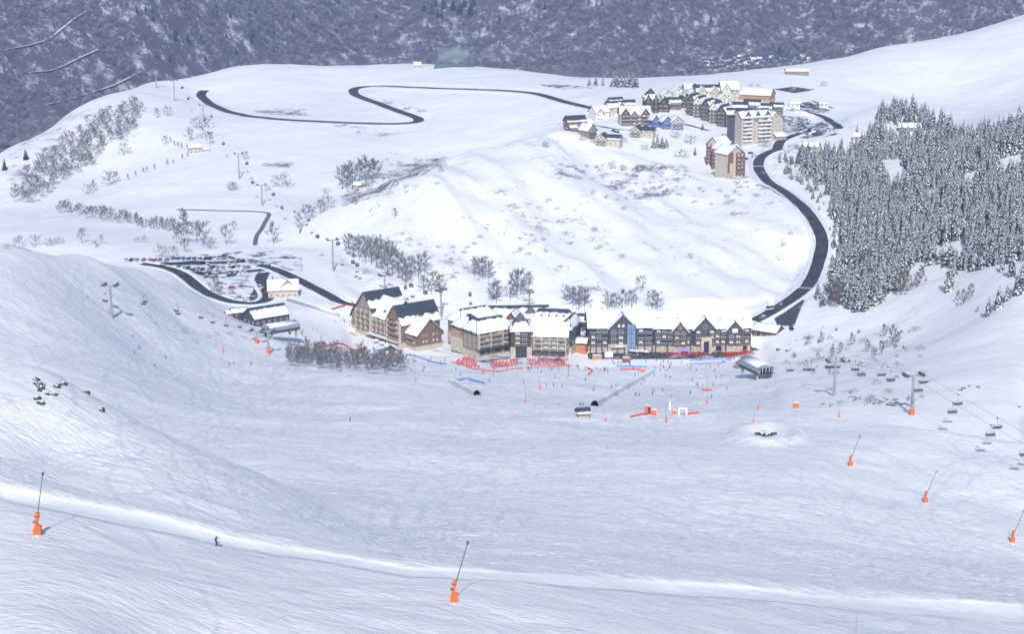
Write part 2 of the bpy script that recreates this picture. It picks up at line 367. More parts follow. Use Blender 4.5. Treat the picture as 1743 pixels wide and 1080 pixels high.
terrain_me = grid_mesh('snow_slope', GX, GY, GZ, M['snow'], {'tracked': tracked, 'thin': thin, 'rut': np.maximum(-TRK*(1-groom), 0)})
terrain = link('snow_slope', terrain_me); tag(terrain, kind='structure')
_ri = np.r_[np.arange(0, NEAR, 3), np.arange(NEAR, NR)]
_X, _Y, _Z = GX[_ri], GY[_ri], GZ[_ri]; _q = np.arange((len(_ri)-1)*(NC-1)); _a = (_q//(NC-1))*NC + _q % (NC-1)
_T = np.concatenate([np.stack([_a, _a+1, _a+NC+1], -1), np.stack([_a, _a+NC+1, _a+NC], -1)])
BVH = BVHTree.FromPolygons(np.stack([_X, _Y, _Z], -1).reshape(-1, 3).tolist(), _T.tolist())
def at(px, py):
    """ground point seen at a photo pixel"""
    h = BVH.ray_cast(CAMV, Vector(ray(px, py)).normalized(), 6000)
    if h[0] is None: h = FARBVH.ray_cast(CAMV, Vector(ray(px, py)).normalized(), 12000)
    return h[0]
def zat(x, y):
    h = BVH.ray_cast(Vector((x, y, 900)), Vector((0, 0, -1)), 3000)
    if h[0] is None: h = FARBVH.ray_cast(Vector((x, y, 2900)), Vector((0, 0, -1)), 6000)
    return h[0].z if h[0] is not None else 0.0

# far side of the valley
fx = np.linspace(-2300, 2300, 330); fy = np.linspace(2600, 7200, 300)
FX, FY = np.meshgrid(fx, fy)
foot = 4300 - 900*sstep(-250, -1000, FX) - 120*sstep(500, 1200, FX)
sl_ = np.maximum(FY-foot, 0)
FZ = -186 + .47*sl_*sstep(0, 350, sl_) + fbm(FX/420, FY/700, 4, 40)*170*sstep(0, 400, sl_) + fbm(FX/60, FY/60, 3, 50)*12*sstep(0, 200, sl_)
FZ += np.where(FY < foot, fbm(FX/300, FY/300, 2, 60)*14, 0)
far_me = grid_mesh('far_mountainside', FX, FY, FZ, M['mountain'])
far = link('far_mountainside', far_me); tag(far, kind='structure')
far_me.calc_loop_triangles()
_t2 = np.empty(len(far_me.loop_triangles)*3, np.int32); far_me.loop_triangles.foreach_get('vertices', _t2)
FARBVH = BVHTree.FromPolygons(np.stack([FX, FY, FZ], -1).reshape(-1, 3).tolist(), _t2.reshape(-1, 3).tolist())
# ------------------------------------------------------------------ mesh builder
class MB:
    def __init__(s): s.v = []; s.f = []; s.m = []
    def poly(s, pts, mi=0):
        n = len(s.v); s.v += [tuple(p) for p in pts]; s.f.append(tuple(range(n, n+len(pts)))); s.m.append(mi)
    def box(s, x0, x1, y0, y1, z0, z1, mi=0, M_=None):
        c = [(x0,y0,z0),(x1,y0,z0),(x1,y1,z0),(x0,y1,z0),(x0,y0,z1),(x1,y0,z1),(x1,y1,z1),(x0,y1,z1)]
        if M_ is not None: c = [tuple(M_@Vector(p)) for p in c]
        n = len(s.v); s.v += c
        for q in ((0,3,2,1),(4,5,6,7),(0,1,5,4),(1,2,6,5),(2,3,7,6),(3,0,4,7)):
            s.f.append(tuple(n+i for i in q)); s.m.append(mi)
    def extr(s, prof, a, b, mi=0):
        """prof: list of 3d points (closed polygon); extruded by the vector b-a"""
        n = len(s.v); k = len(prof); dv = Vector(b)-Vector(a)
        s.v += [tuple(p) for p in prof] + [tuple(Vector(p)+dv) for p in prof]
        s.f.append(tuple(n+i for i in reversed(range(k)))); s.m.append(mi)
        s.f.append(tuple(n+k+i for i in range(k))); s.m.append(mi)
        for i in range(k):
            j = (i+1) % k; s.f.append((n+i, n+j, n+k+j, n+k+i)); s.m.append(mi)
    def tube(s, p, q, r0, r1=None, n=5, mi=0, cap=True):
        r1 = r0 if r1 is None else r1
        p = Vector(p); q = Vector(q); d = q-p
        if d.length < 1e-6: return
        d.normalize(); u = d.orthogonal().normalized(); w = d.cross(u); k = len(s.v)
        for c, r in ((p, r0), (q, r1)):
            for i in range(n):
                a = 2*math.pi*i/n; s.v.append(tuple(c + u*math.cos(a)*r + w*math.sin(a)*r))
        for i in range(n):
            j = (i+1) % n; s.f.append((k+i, k+j, k+n+j, k+n+i)); s.m.append(mi)
        if cap and n > 2:
            s.f.append(tuple(k+i for i in reversed(range(n)))); s.m.append(mi)
            s.f.append(tuple(k+n+i for i in range(n))); s.m.append(mi)
    def path(s, P, r, n=6, mi=0):
        for a, b in zip(P[:-1], P[1:]): s.tube(a, b, r, r, n, mi, True)
    def mesh(s, name, mats, smooth=False):
        me = bpy.data.meshes.new(name); me.from_pydata(s.v, [], s.f)
        for m_ in mats: me.materials.append(m_)
        me.polygons.foreach_set('material_index', np.array(s.m, np.int32))
        if smooth: me.polygons.foreach_set('use_smooth', np.ones(len(s.f), bool))
        me.update(); return me
    def build(s, name, mats, parent=None, smooth=False):
        return link(name, s.mesh(name, mats if isinstance(mats, (list, tuple)) else [mats], smooth), parent)

M.update(
 asphalt=mat('asphalt', (.04, .045, .053), .6, .45, .12), track=mat('gravel_track', (.16, .15, .15), .9, .4, .5),
 roof_snow=mat('roof_snow', (.79, .815, .84), .55, 0, .8, bump=.5), slate=mat('slate_roof', (.045, .055, .072), .5, .3, .6),
 navy=mat('navy_cladding', (.05, .062, .09), .6, .15, .5), brown=mat('brown_cladding', (.17, .12, .095), .75, .2, .6), darkwood=mat('dark_timber', (.07, .05, .045), .75, .25, .8),
 redwood=mat('red_timber', (.21, .10, .07), .7, .2, .8), greywood=mat('weathered_timber', (.24, .20, .17), .8, .2, .8), wood=mat('light_timber', (.36, .22, .13), .7, .2, .8),
 cream=mat('cream_render', (.47, .41, .345), .8, .06, .2), pale=mat('pale_render', (.68, .64, .58), .8, .06, .2), stone=mat('stone_facing', (.45, .39, .32), .9, .3, .9, bump=.3),
 blue=mat('blue_paint', (.09, .14, .40), .5, .1, .4), green=mat('green_paint', (.05, .16, .10), .5), palegreen=mat('pale_green_paint', (.55, .55, .45), .7), orange_wall=mat('terracotta_render', (.48, .17, .07), .8, .1, .5),
 glass=mat('window_glass', (.03, .04, .055), .12, spec=.6), blind=mat('cream_blind', (.72, .66, .55), .8), frame=mat('window_frame', (.62, .56, .47), .6), darkframe=mat('dark_frame', (.06, .05, .05), .6),
 curtain=mat('curtain_wall_glass', (.16, .24, .38), .1, spec=.8), concrete=mat('concrete', (.36, .34, .32), .85, .15, .5), steel=mat('galvanised_steel', (.33, .35, .38), .45, .1, 1.0, metal=.4),
 darksteel=mat('dark_steel', (.05, .055, .065), .5), orange=mat('orange_padding', (.78, .13, .02), .65, .12, 1.5), red=mat('red_plastic', (.62, .035, .03), .5), fabric=mat('grey_tunnel_fabric', (.48, .49, .51), .6, .15, .6), white=mat('white_paint', (.74, .75, .77), .5),
 bark=mat('bark', (.095, .09, .088), .9, .2, 2.0), twig=mat('frosted_twigs', (.225, .225, .235), .9), twig_brown=mat('brown_twigs', (.195, .17, .165), .9),
 needles=mat('fir_needles', (.09, .12, .125), .85, .3, 1.2), needle_snow=mat('snow_on_boughs', (.74, .77, .80), .6), rock=mat('rock', (.055, .054, .052), .9, .4, .8),
 tyre=mat('tyre_rubber', (.03, .03, .03), .8), lilac=mat('lilac_banner', (.33, .24, .62), .6), bluebanner=mat('blue_banner', (.16, .25, .62), .6), canvas=mat('pale_canvas', (.72, .74, .76), .7), cable=mat('steel_cable', (.12, .13, .15), .5),
 deck=mat('deck_planks', (.20, .17, .16), .8, .2, 1.0), farneedle=mat('distant_needles', (.03, .055, .055), .9),
)

# ------------------------------------------------------------------ roads and paved ground
def strip(name, A, w, m, dz=.22, kind='structure'):
    b = MB(); T = np.gradient(A[:, :2], axis=0); T /= np.linalg.norm(T, axis=1)[:, None]+1e-9
    nrm = np.stack([-T[:, 1], T[:, 0]], -1); rows = []
    for p, n in zip(A, nrm):
        z = [max(zat(p[0]+n[0]*w*k, p[1]+n[1]*w*k) for k in (-.5, -.25, 0, .25, .5))]
        rows.append([(p[0]+n[0]*w*k, p[1]+n[1]*w*k, max(zat(p[0]+n[0]*w*k, p[1]+n[1]*w*k), z[0]-.25)+dz) for k in (-.5, -.25, 0, .25, .5)])
    V = [v for r in rows for v in r]; F = []
    for i in range(len(rows)-1):
        for k in range(4): a = i*5+k; F.append((a, a+1, a+6, a+5))
    b.v = V; b.f = F; b.m = [0]*len(F); o = b.build(name, m, smooth=True); tag(o, kind=kind); return o
def snow_bank(road, A, w, side, hgt=.8):
    b = MB(); T = np.gradient(A[:, :2], axis=0); T /= np.linalg.norm(T, axis=1)[:, None]+1e-9; rr = []
    for i, p in enumerate(A):
        n = np.array([-T[i, 1], T[i, 0]])*side; h = hgt*(.45+.9*abs(vnoise(np.array(i*.31), np.array(side*7.3), 5))*1.6); row = []
        for off_, z in ((w/2-.25, .1), (w/2+.35, h), (w/2+1.1, h*.9), (w/2+2.6+h, -.25)):
            o_ = off_ + .35*float(vnoise(np.array(i*.5), np.array(off_), 9)); x, y = p[0]+n[0]*o_, p[1]+n[1]*o_; row.append((x, y, zat(x, y)+.2+z))
        rr.append(row)
    b.v = [v for r in rr for v in r]
    for i in range(len(rr)-1):
        for k in range(3): a = i*4+k; b.f.append((a, a+4, a+5, a+1) if side < 0 else (a, a+1, a+5, a+4)); b.m.append(0)
    b.build('snow_bank', [M['roof_snow']], road, True)
for nm, (w, A) in ROADS.items():
    _o = strip(nm, A, w, M['track'] if nm == 'farm_track' else M['asphalt'])
    if nm not in ('farm_track', 'hairpin_road'):
        for sd in (-1, 1): snow_bank(_o, A, w, sd, .55 if nm in ('hairpin_road', 'village_lane') else .8)


def patch_mat(name, cover):
    m = bpy.data.materials.new(name); m.use_nodes = True; nt = m.node_tree; b = nt.nodes['Principled BSDF']; b.inputs['Roughness'].default_value = .7
    g = nt.nodes.new('ShaderNodeNewGeometry'); n = nt.nodes.new('ShaderNodeTexNoise'); n.inputs['Scale'].default_value = .09; n.inputs['Detail'].default_value = 6; n.inputs['Roughness'].default_value = .65
    mr = nt.nodes.new('ShaderNodeMapRange'); mr.inputs[1].default_value = cover-.04; mr.inputs[2].default_value = cover+.05
    mx = nt.nodes.new('ShaderNodeMix'); mx.data_type = 'RGBA'; mx.inputs[6].default_value = (.06, .065, .075, 1); mx.inputs[7].default_value = (.78, .80, .84, 1)
    nt.links.new(g.outputs['Position'], n.inputs['Vector']); nt.links.new(n.outputs[0], mr.inputs[0]); nt.links.new(mr.outputs[0], mx.inputs[0]); nt.links.new(mx.outputs[2], b.inputs['Base Color'])
    return m
M['lot'] = patch_mat('snowy_asphalt', .50); M['lot_clear'] = patch_mat('cleared_asphalt', .60); M['lot_snowy'] = patch_mat('asphalt_under_snow', .44)
def patch(name, poly, m, dz=.14, step=1.0):
    P = [at(*p) for p in poly]; P = [p for p in P if p is not None]
    xs = [p.x for p in P]; ys = [p.y for p in P]
    X, Y = np.meshgrid(np.arange(min(xs), max(xs)+step, step), np.arange(min(ys), max(ys)+step, step))
    ins = in_poly(X, Y, [(p.x, p.y) for p in P]); b = MB(); idx = {}
    for r in range(X.shape[0]-1):
        for c in range(X.shape[1]-1):
            if not (ins[r, c] or ins[r+1, c] or ins[r, c+1] or ins[r+1, c+1]): continue
            q = []
            for (i, j) in ((r, c), (r, c+1), (r+1, c+1), (r+1, c)):
                if (i, j) not in idx:
                    idx[(i, j)] = len(b.v); b.v.append((X[i, j], Y[i, j], zat(X[i, j], Y[i, j])+dz))
                q.append(idx[(i, j)])
            b.f.append(tuple(q)); b.m.append(0)
    o = b.build(name, m, smooth=True); tag(o, kind='structure'); return o
patch('car_park', [(268,446),(300,442),(340,434),(400,429),(470,428),(512,440),(515,462),(470,458),(452,472),(445,480),(425,478),(350,468),(315,458)], M['lot_snowy'])
for _nm, _P in (('car_park_aisle', [(272,451),(320,449),(380,447.5),(430,446),(450,451),(452,462)]), ('car_park_aisle', [(335,467),(380,465),(430,462),(448,460)])):
    strip(_nm, resample([tuple(at(*q)) for q in catmull(_P, 8)], 3.0), 6.5, M['asphalt'], .3)
patch('car_park_apron', [(440,470),(462,470),(470,490),(462,508),(440,520),(425,512),(432,495)], M['lot_clear'], .18)
patch('overflow_car_park', [(365,474),(425,480),(430,500),(440,515),(410,512),(375,492)], M['lot_snowy'])
patch('roadside_apron', [(1318,520),(1352,505),(1368,512),(1350,556),(1322,552)], M['lot_clear'], .2)
patch('village_car_park', [(1322,196),(1370,200),(1420,216),(1430,228),(1380,236),(1335,232)], M['lot'], .18)
patch('upper_car_park', [(1318,152),(1350,148),(1385,152),(1350,158)], M['lot_clear'])
patch('snowy_yard', [(1345,178),(1385,172),(1420,182),(1400,192),(1352,190)], M['lot'])
patch('valley_car_park', [(918,144),(960,144),(1010,150),(960,152)], M['lot'])
patch('hotel_forecourt', [(1000,602),(1275,590),(1290,596),(1240,608),(1150,612),(1005,612)], M['lot_clear'], .1)
patch('plaza_paving', [(690,590),(760,600),(850,625),(960,620),(958,606),(880,608),(770,598),(720,578)], M['lot_snowy'], .1)
# ------------------------------------------------------------------ trees
def bare_tree_meshes(seed, h=10.0, spread=.42, crown_from=.28, twigm='twig', nl=9, upright=.55):
    r = random.Random(seed); tk = MB(); cr = MB()
    top = Vector((r.uniform(-.3, .3), r.uniform(-.3, .3), h*.72))
    P = [Vector((0, 0, -.6)), Vector((r.uniform(-.15, .15), r.uniform(-.15, .15), h*.3)), top]
    rad = h*.010
    tk.tube(P[0], P[1], rad, rad*.75, 6); tk.tube(P[1], P[2], rad*.75, rad*.25, 6)
    def twig(p, d, L):
        for _ in range(4):
            e = p + (d + Vector((r.uniform(-.35, .35), r.uniform(-.35, .35), r.uniform(-.2, .3)))).normalized()*L*r.uniform(.7, 1.1)
            s_ = Vector((r.uniform(-1, 1), r.uniform(-1, 1), r.uniform(-.4, .4))).normalized()*h*.0031
            cr.poly([p-s_, p+s_, e], 1)
    def limb(p, d, L, rad, lev):
        e = p + d*L; cr.tube(p, e, rad, rad*.45, 3, 0, False)
        n = 6 if lev == 0 else 8
        for k in range(n):
            t = .3 + .7*(k+.5)/n; q = p + d*L*t
            nd = (d*.75 + Vector((r.uniform(-1, 1), r.uniform(-1, 1), r.uniform(-.35, .85)))*.75).normalized()
            if lev == 0: limb(q, nd, L*r.uniform(.38, .6), rad*.45, 1)
            else: twig(q, nd, h*.115)
        if lev: twig(e, d, h*.11)
    for k in range(nl):
        t = crown_from + (1-crown_from)*k/nl; z = h*.72*t/.9
        p = P[0].lerp(P[1], min(1, (z+.6)/(h*.3+.6))) if z < h*.3 else P[1].lerp(P[2], (z-h*.3)/(h*.42))
        a = k*2.4 + r.uniform(-.5, .5)
        d = Vector((math.cos(a), math.sin(a), upright + .5*t)).normalized()
        limb(p, d, h*spread*(1.05-.45*t)*r.uniform(.8, 1.15), rad*.5, 0)
    limb(top - Vector((0, 0, .3)), Vector((0, 0, 1)), h*.2, rad*.3, 0)
    return tk.mesh('trunk', [M['bark']]), cr.mesh('crown', [M['bark'], M[twigm]])
BARE = [bare_tree_meshes(s, 10, .40, .25) for s in (1, 2, 3, 4)]
BIRCH = [bare_tree_meshes(s, 10, .26, .18, 'twig', 10, .9) for s in (11, 12, 13)]
BROWN = [bare_tree_meshes(s, 10, .30, .12, 'twig_brown', 10, .7) for s in (21, 22)]
BUSH = [bare_tree_meshes(s, 10, .55, .02, 'twig', 12, .35) for s in (31, 32)]
def conifer_mesh(seed, h=12.0, snow=.62, w=.24, needle='needles'):
    r = random.Random(seed); b = MB(); nt = 13
    for k in range(nt):
        t = k/(nt-1); z = h*(.06 + .90*t); L = h*w*(1-t)**.8*r.uniform(.85, 1.1) + h*.02
        nb = max(4, int(9-5*t))
        for i in range(nb):
            a = 2*math.pi*(i + r.uniform(-.3, .3))/nb + k*.7; l = L*r.uniform(.7, 1.15)
            d = Vector((math.cos(a), math.sin(a), 0)); s_ = Vector((-d.y, d.x, 0)); zz = z + r.uniform(-.25, .25)
            base = Vector((0, 0, zz+.10*l)); tip = d*l + Vector((0, 0, zz - l*r.uniform(.28, .5))); mid = d*l*.55 + Vector((0, 0, zz))
            wd = l*r.uniform(.30, .42) + .12; lo = mid - Vector((0, 0, .30*l + .18))
            b.poly([base, mid-s_*wd, tip], 0); b.poly([base, tip, mid+s_*wd], 0)
            b.poly([mid-s_*wd, lo, tip], 0); b.poly([tip, lo, mid+s_*wd], 0); b.poly([base, lo, mid-s_*wd], 0); b.poly([base, mid+s_*wd, lo], 0)
            if r.random() < snow:                                   # a pad of snow lying on the bough
                up = Vector((0, 0, .10)); g = r.uniform(.4, .85); o = d*l*r.uniform(-.05, .12)
                m1, m2, tp, bs = mid-s_*wd*g+up+o, mid+s_*wd*g+up+o, mid.lerp(tip, g)+up+o, mid.lerp(base, .8)+up
                c = (m1+m2+tp+bs)/4 + Vector((0, 0, .16+.05*l))
                for q in ((bs, m1), (m1, tp), (tp, m2), (m2, bs)): b.poly([q[0], q[1], c], 1)
    return b.mesh('crown', [M[needle], M['needle_snow']])
_tk = MB(); _tk.tube((0, 0, -1), (0, 0, 11), .22, .05, 6); CON_TRUNK = _tk.mesh('trunk', [M['bark']])
CON = [conifer_mesh(s, 12, sn, w) for s, sn, w in ((1, .9, .19), (2, .85, .24), (3, .95, .16), (4, .72, .21), (5, .88, .27))]
DARKCON = [conifer_mesh(s, 12, .0, .2, 'farneedle') for s in (8,)]

def put_tree(kind, px, py, hpx=None, h=None, label='', group='', cat='tree', name='bare_tree', parts=True, P=None, wide=1.0, rr=random):
    p = P if P is not None else at(px, py)
    if p is None: return None
    if h is None: h = hpx/(FPX/project(p)[2])/.97
    ref = 12.0 if kind in (CON, DARKCON) else 10.0
    s = h/ref; rz = rr.uniform(0, 6.28); me = rr.choice(kind)
    if parts:
        o = empty(name, p, rz); o.scale = (s*wide, s*wide, s)
        if kind in (CON, DARKCON): link('trunk', CON_TRUNK, o); link('crown', me, o)
        else: link('trunk', me[0], o); link('crown', me[1], o)
    else:
        o = link(name, me if kind in (CON, DARKCON) else me[1]); o.location = p; o.rotation_euler = (0, 0, rz); o.scale = (s*wide, s*wide, s)
    tag(o, label, cat, group); return o
def gn_scatter(name, pts, scl, objs, label, cat):
    """one object of many small plants"""
    me = bpy.data.meshes.new(name); me.from_pydata([tuple(p) for p in pts], [], [])
    n = len(pts); a = me.attributes.new('scl', 'FLOAT', 'POINT'); a.data.foreach_set('value', np.array(scl, np.float32))
    a = me.attributes.new('rot', 'FLOAT', 'POINT'); a.data.foreach_set('value', rng.uniform(0, 6.28, n).astype(np.float32))
    a = me.attributes.new('pick', 'INT', 'POINT'); a.data.foreach_set('value', rng.integers(0, len(objs), n).astype(np.int32))
    o = link(name, me); ng = bpy.data.node_groups.new(name, 'GeometryNodeTree'); N = ng.nodes; L = ng.links
    ng.interface.new_socket('Geometry', in_out='INPUT', socket_type='NodeSocketGeometry'); ng.interface.new_socket('Geometry', in_out='OUTPUT', socket_type='NodeSocketGeometry')
    gi = N.new('NodeGroupInput'); go = N.new('NodeGroupOutput'); g2 = N.new('GeometryNodeGeometryToInstance')
    for ob in objs:
        oi = N.new('GeometryNodeObjectInfo'); oi.inputs['Object'].default_value = ob; oi.transform_space = 'ORIGINAL'; oi.inputs['As Instance'].default_value = True
        L.new(oi.outputs['Geometry'], g2.inputs[0])
    ip = N.new('GeometryNodeInstanceOnPoints'); L.new(gi.outputs[0], ip.inputs['Points'])
    ins = [N.new('GeometryNodeObjectInfo') for _ in objs]; ji = N.new('GeometryNodeJoinGeometry')
    for oi, ob in reversed(list(zip(ins, objs))):
        oi.inputs['Object'].default_value = ob; oi.inputs['As Instance'].default_value = True; L.new(oi.outputs['Geometry'], ji.inputs[0])
    L.new(ji.outputs[0], ip.inputs['Instance']); ip.inputs['Pick Instance'].default_value = True
    def named(nm, t):
        k = N.new('GeometryNodeInputNamedAttribute'); k.data_type = t; k.inputs[0].default_value = nm; return k.outputs[0]
    L.new(named('pick', 'INT'), ip.inputs['Instance Index'])
    cx = N.new('ShaderNodeCombineXYZ'); L.new(named('rot', 'FLOAT'), cx.inputs[2]); L.new(cx.outputs[0], ip.inputs['Rotation'])
    L.new(named('scl', 'FLOAT'), ip.inputs['Scale']); L.new(ip.outputs[0], go.inputs[0])
    N.remove(g2)
    for k in [k for k in N if k.bl_idname == 'GeometryNodeObjectInfo' and k not in ins]: N.remove(k)
    md = o.modifiers.new('scatter', 'NODES'); md.node_group = ng
    tag(o, label, cat, kind='stuff'); return o

M['frost_twig'] = mat('hoar_frost_twigs', (.36, .36, .42), .9)
# snow-laden firs on the hill
def poly_points(poly, sx, sy, holes=(), jit=.5):
    xs = [p[0] for p in poly]; ys = [p[1] for p in poly]; out = []; k = 0
    y = min(ys)
    while y < max(ys):
        x = min(xs) + (k % 2)*sx/2
        while x < max(xs):
            q = (x+random.uniform(-jit, jit)*sx, y+random.uniform(-jit, jit)*sy)
            if in_poly(np.array(q[0]), np.array(q[1]), poly) and not any(in_poly(np.array(q[0]), np.array(q[1]), h) for h in holes): out.append(q)
            x += sx
        y += sy; k += 1
    return out
FOREST = [(1352,268),(1400,262),(1440,262),(1480,235),(1500,188),(1525,182),(1562,186),(1600,212),(1640,232),(1690,222),(1750,200),(1830,180),(1830,470),(1743,448),(1700,452),(1650,462),(1600,450),(1560,448),(1535,470),(1512,500),(1480,532),(1452,530),(1430,518),(1412,500),(1424,470),(1436,430),(1432,400),(1418,365),(1405,330),(1375,300)]
HOLES = [[(1498,278),(1535,268),(1545,300),(1520,325),(1500,305)],[(1695,275),(1743,262),(1743,290),(1700,310)],[(1640,300),(1665,290),(1660,330),(1640,330)],[(1500,215),(1560,212),(1580,228),(1510,232)],[(1600,420),(1640,410),(1650,450),(1590,445)],[(1570,330),(1600,320),(1590,350)]]
fpts = poly_points(FOREST, 8.2, 6.2, HOLES)
fpts = [q for q in fpts if at(*q) is not None and at(*q).y < 1760]
fpts.sort(key=lambda q: -q[1])
fdata = [(at(*q), random.choice((random.uniform(6.5, 9), random.uniform(9, 12), random.uniform(11, 14)))) for q in fpts]
conifers = []
for i, (p, h) in enumerate(fdata[:290]):
    q = fpts[i]; edge = i < 40
    conifers.append(put_tree(CON, 0, 0, h=h*(1.1 if edge else 1), P=p, name='snowy_fir', cat='fir tree', label='snow-laden dark green fir in the dense forest above the chairlift', group='firs of the hillside forest', wide=random.uniform(1.05, 1.6)))
for q in poly_points([(1318,268),(1352,268),(1375,300),(1405,330),(1418,365),(1432,400),(1436,430),(1424,470),(1412,500),(1398,508),(1408,470),(1418,430),(1408,385),(1375,330),(1335,300)], 12, 10):
    put_tree(CON, q[0], q[1], h=random.uniform(2.5, 7), label='small ragged fir thinning out of the forest towards the road', group='edge firs along the road', name='snowy_fir', cat='fir tree', wide=random.uniform(1.2, 1.8))
# one prototype of each crown for the mass of the wood
pm = {}
for o in conifers:
    k_ = [c for c in o.children if c.name.startswith('crown')][0]; pm.setdefault(k_.data.name, k_)
# the rest of the wood has no visible individual outline of its own
def reset_proto(o): return o
gn_scatter('fir_forest', [p for p, h in fdata[290:]], [h/11 for p, h in fdata[290:]], list(pm.values())[:5], 'dense mass of snow-laden firs higher up the hillside', 'forest')
for (x, y, hp, lb) in [(1615,496,52,'lone snow-dusted fir standing below the forest edge'),(1624,470,40,'shorter fir just behind the lone fir below the forest'),(1682,538,34,'small bushy fir at the lower tip of a clump on the open slope'),(1700,525,42,'tallest fir of the clump on the open slope'),(1714,512,30,'rounded fir in the middle of the clump on the open slope'),(1728,500,26,'upper fir of the clump on the open slope'),(1722,470,40,'fir at the lower right tip of the forest'),(1742,478,46,'broad fir just right of the forest tip'),(1706,462,34,'short fir left of the forest tip'),(1738,500,56,'wide fir at the very edge of the picture by the clump'),(1664,530,12,'tiny fir sapling beside the clump on the open slope'),
      (1392,510,34,'dark fir at the roadside corner of the forest'),(1400,522,26,'low fir beside the roadside corner tree'),(1459,224,15,'single pointed fir beside the village car park'),(1433,246,13,'small fir beside the snowed-in roof near the forest'),(1420,322,20,'fir at the bend of the valley road')]:
    put_tree(CON, x, y, hp, label=lb, group='scattered firs', name='snowy_fir', cat='fir tree')
for k, (x, y, hp) in enumerate([(1003,146,14),(1014,146,16),(1026,146,17),(1044,147,20),(1050,147,25),(1057,148,22),(1063,147,21),(1070,148,26),(1077,148,25),(1083,149,23)]):
    put_tree(CON, x, y, hp, label='frosted fir in the small row on the plateau rim', group='firs on the plateau rim', name='snowy_fir', cat='fir tree', wide=1.2)
for k, (x, y, hp) in enumerate([(1112,252,22),(1119,251,25),(1127,252,21),(1134,251,17),(1196,222,14),(1183,264,15)]):
    put_tree(CON, x, y, hp, label='snowy fir below the blue chalets of the upper village', group='village firs', name='snowy_fir', cat='fir tree', wide=1.25)

# bare trees one can tell apart
TREES = [(268,202,18),(285,198,17),(212,264,20),(323,242,24),(335,220,20),(350,233,32),(357,247,22),(282,247,16),(185,317,24),(198,312,20),(160,327,20),(150,332,18),
 (583,322,40),(591,326,46),(600,322,46),(613,313,40),(622,311,44),(634,308,38),(642,303,30),(557,358,24),(520,374,26),(531,374,24),(545,366,26),(510,390,26),(465,417,38),(588,352,14),(672,371,17),
 (33,424,22),(60,421,20),(140,415,26),(173,414,14),(275,440,22),(295,440,20),(309,412,32),(320,414,37),(335,414,37),(346,420,42),(301,414,20),(315,430,24),(358,424,20),(385,417,34),(398,392,16),(246,413,11),
 (593,435,38),(601,440,40),(612,444,42),(622,448,44),(632,451,47),(641,454,50),(650,460,52),(660,464,57),(668,470,52),(678,472,42),(690,480,42),(700,477,38),(712,472,38),(723,467,38),(691,490,40),(721,500,32),(735,502,40),(748,502,34),
 (808,472,34),(815,474,36),(822,477,38),(832,480,36),(845,517,40),(838,513,32),(868,512,36),(880,507,48),(886,502,42),(900,492,28),(975,527,36),(985,530,44),(995,530,40),(965,518,32),
 (1035,531,34),(1046,531,32),(1060,529,36),(1075,526,32),(1110,531,38),(1090,499,30),(1119,531,32),(365,503,32),(373,506,26),(1009,332,9),(927,250,9),(396,325,15),(418,272,14)]
for (x, y, hp) in TREES:
    where = 'on the slope above the hotels' if (x > 580 and y > 400) else ('by the car park' if y > 400 else 'on the far meadow')
    put_tree(BARE if hp > 24 else random.choice([BARE, BUSH]), x, y, hp, label='leafless frosted tree standing '+where, group='bare trees '+where)
for (x, y, hp) in [(290,242,9),(297,248,9),(303,250,9),(309,253,10),(218,307,11),(231,301,10),(244,295,10),(250,293,10),(263,289,10),(285,282,11),(295,279,8),(310,272,10),(319,268,8),(297,398,16),(311,384,30),(316,384,24)]:
    put_tree(BIRCH, x, y, hp, label='small upright leafless tree in the line across the far meadow', group='line of small upright trees', parts=False)
for (x, y, hp) in [(85,419,13),(102,416,11),(163,421,11),(234,413,8),(12,424,8),(480,319,22),(396,324,12),(1098,256,9),(1062,243,8),(1010,244,8),(992,240,9),(930,252,9),(1300,250,14),(1175,245,14),(1150,236,12),(1160,270,14),(1345,400,6),(1175,440,8),(1333,420,7),(610,228,5),(340,236,8),(455,325,8),(555,330,9),(1278,148,6),(1290,148,5),(1402,147,8)]:
    put_tree(BUSH, x, y, hp, label='low frosted shrub poking out of the snow', group='low shrubs', cat='shrub', name='shrub', parts=False, wide=1.6)
wood = poly_points([(14,345),(40,300),(80,270),(120,240),(150,215),(180,195),(215,183),(242,180),(242,206),(225,236),(200,242),(172,268),(150,292),(112,306),(64,345),(20,352)], 11, 9)
for q in wood:
    put_tree(BARE, q[0], q[1], h=random.uniform(8, 12), label='grey leafless tree in the wood on the far slope', group='leafless wood on the far slope', parts=False)
for k in range(44):
    x = 100 + k*4.8 + random.uniform(-3, 3); y = 362 + (x-100)*.17 + random.uniform(-4, 3)
    put_tree(random.choice([BARE, BIRCH]), x, y, random.uniform(13, 24), label='leafless tree in the hedge line behind the snowy shoulder', group='hedge line trees', parts=False, name='hedge_tree')
for q in poly_points([(484,618),(495,606),(540,608),(600,615),(650,622),(692,626),(694,640),(640,640),(560,634),(498,628)], 8, 6):
    put_tree(random.choice([BARE, BROWN, BIRCH]), q[0], q[1], random.uniform(20, 34), label='leafless tree in the thicket below the brown hotel', group='thicket below the hotel', parts=False, name='thicket_tree')
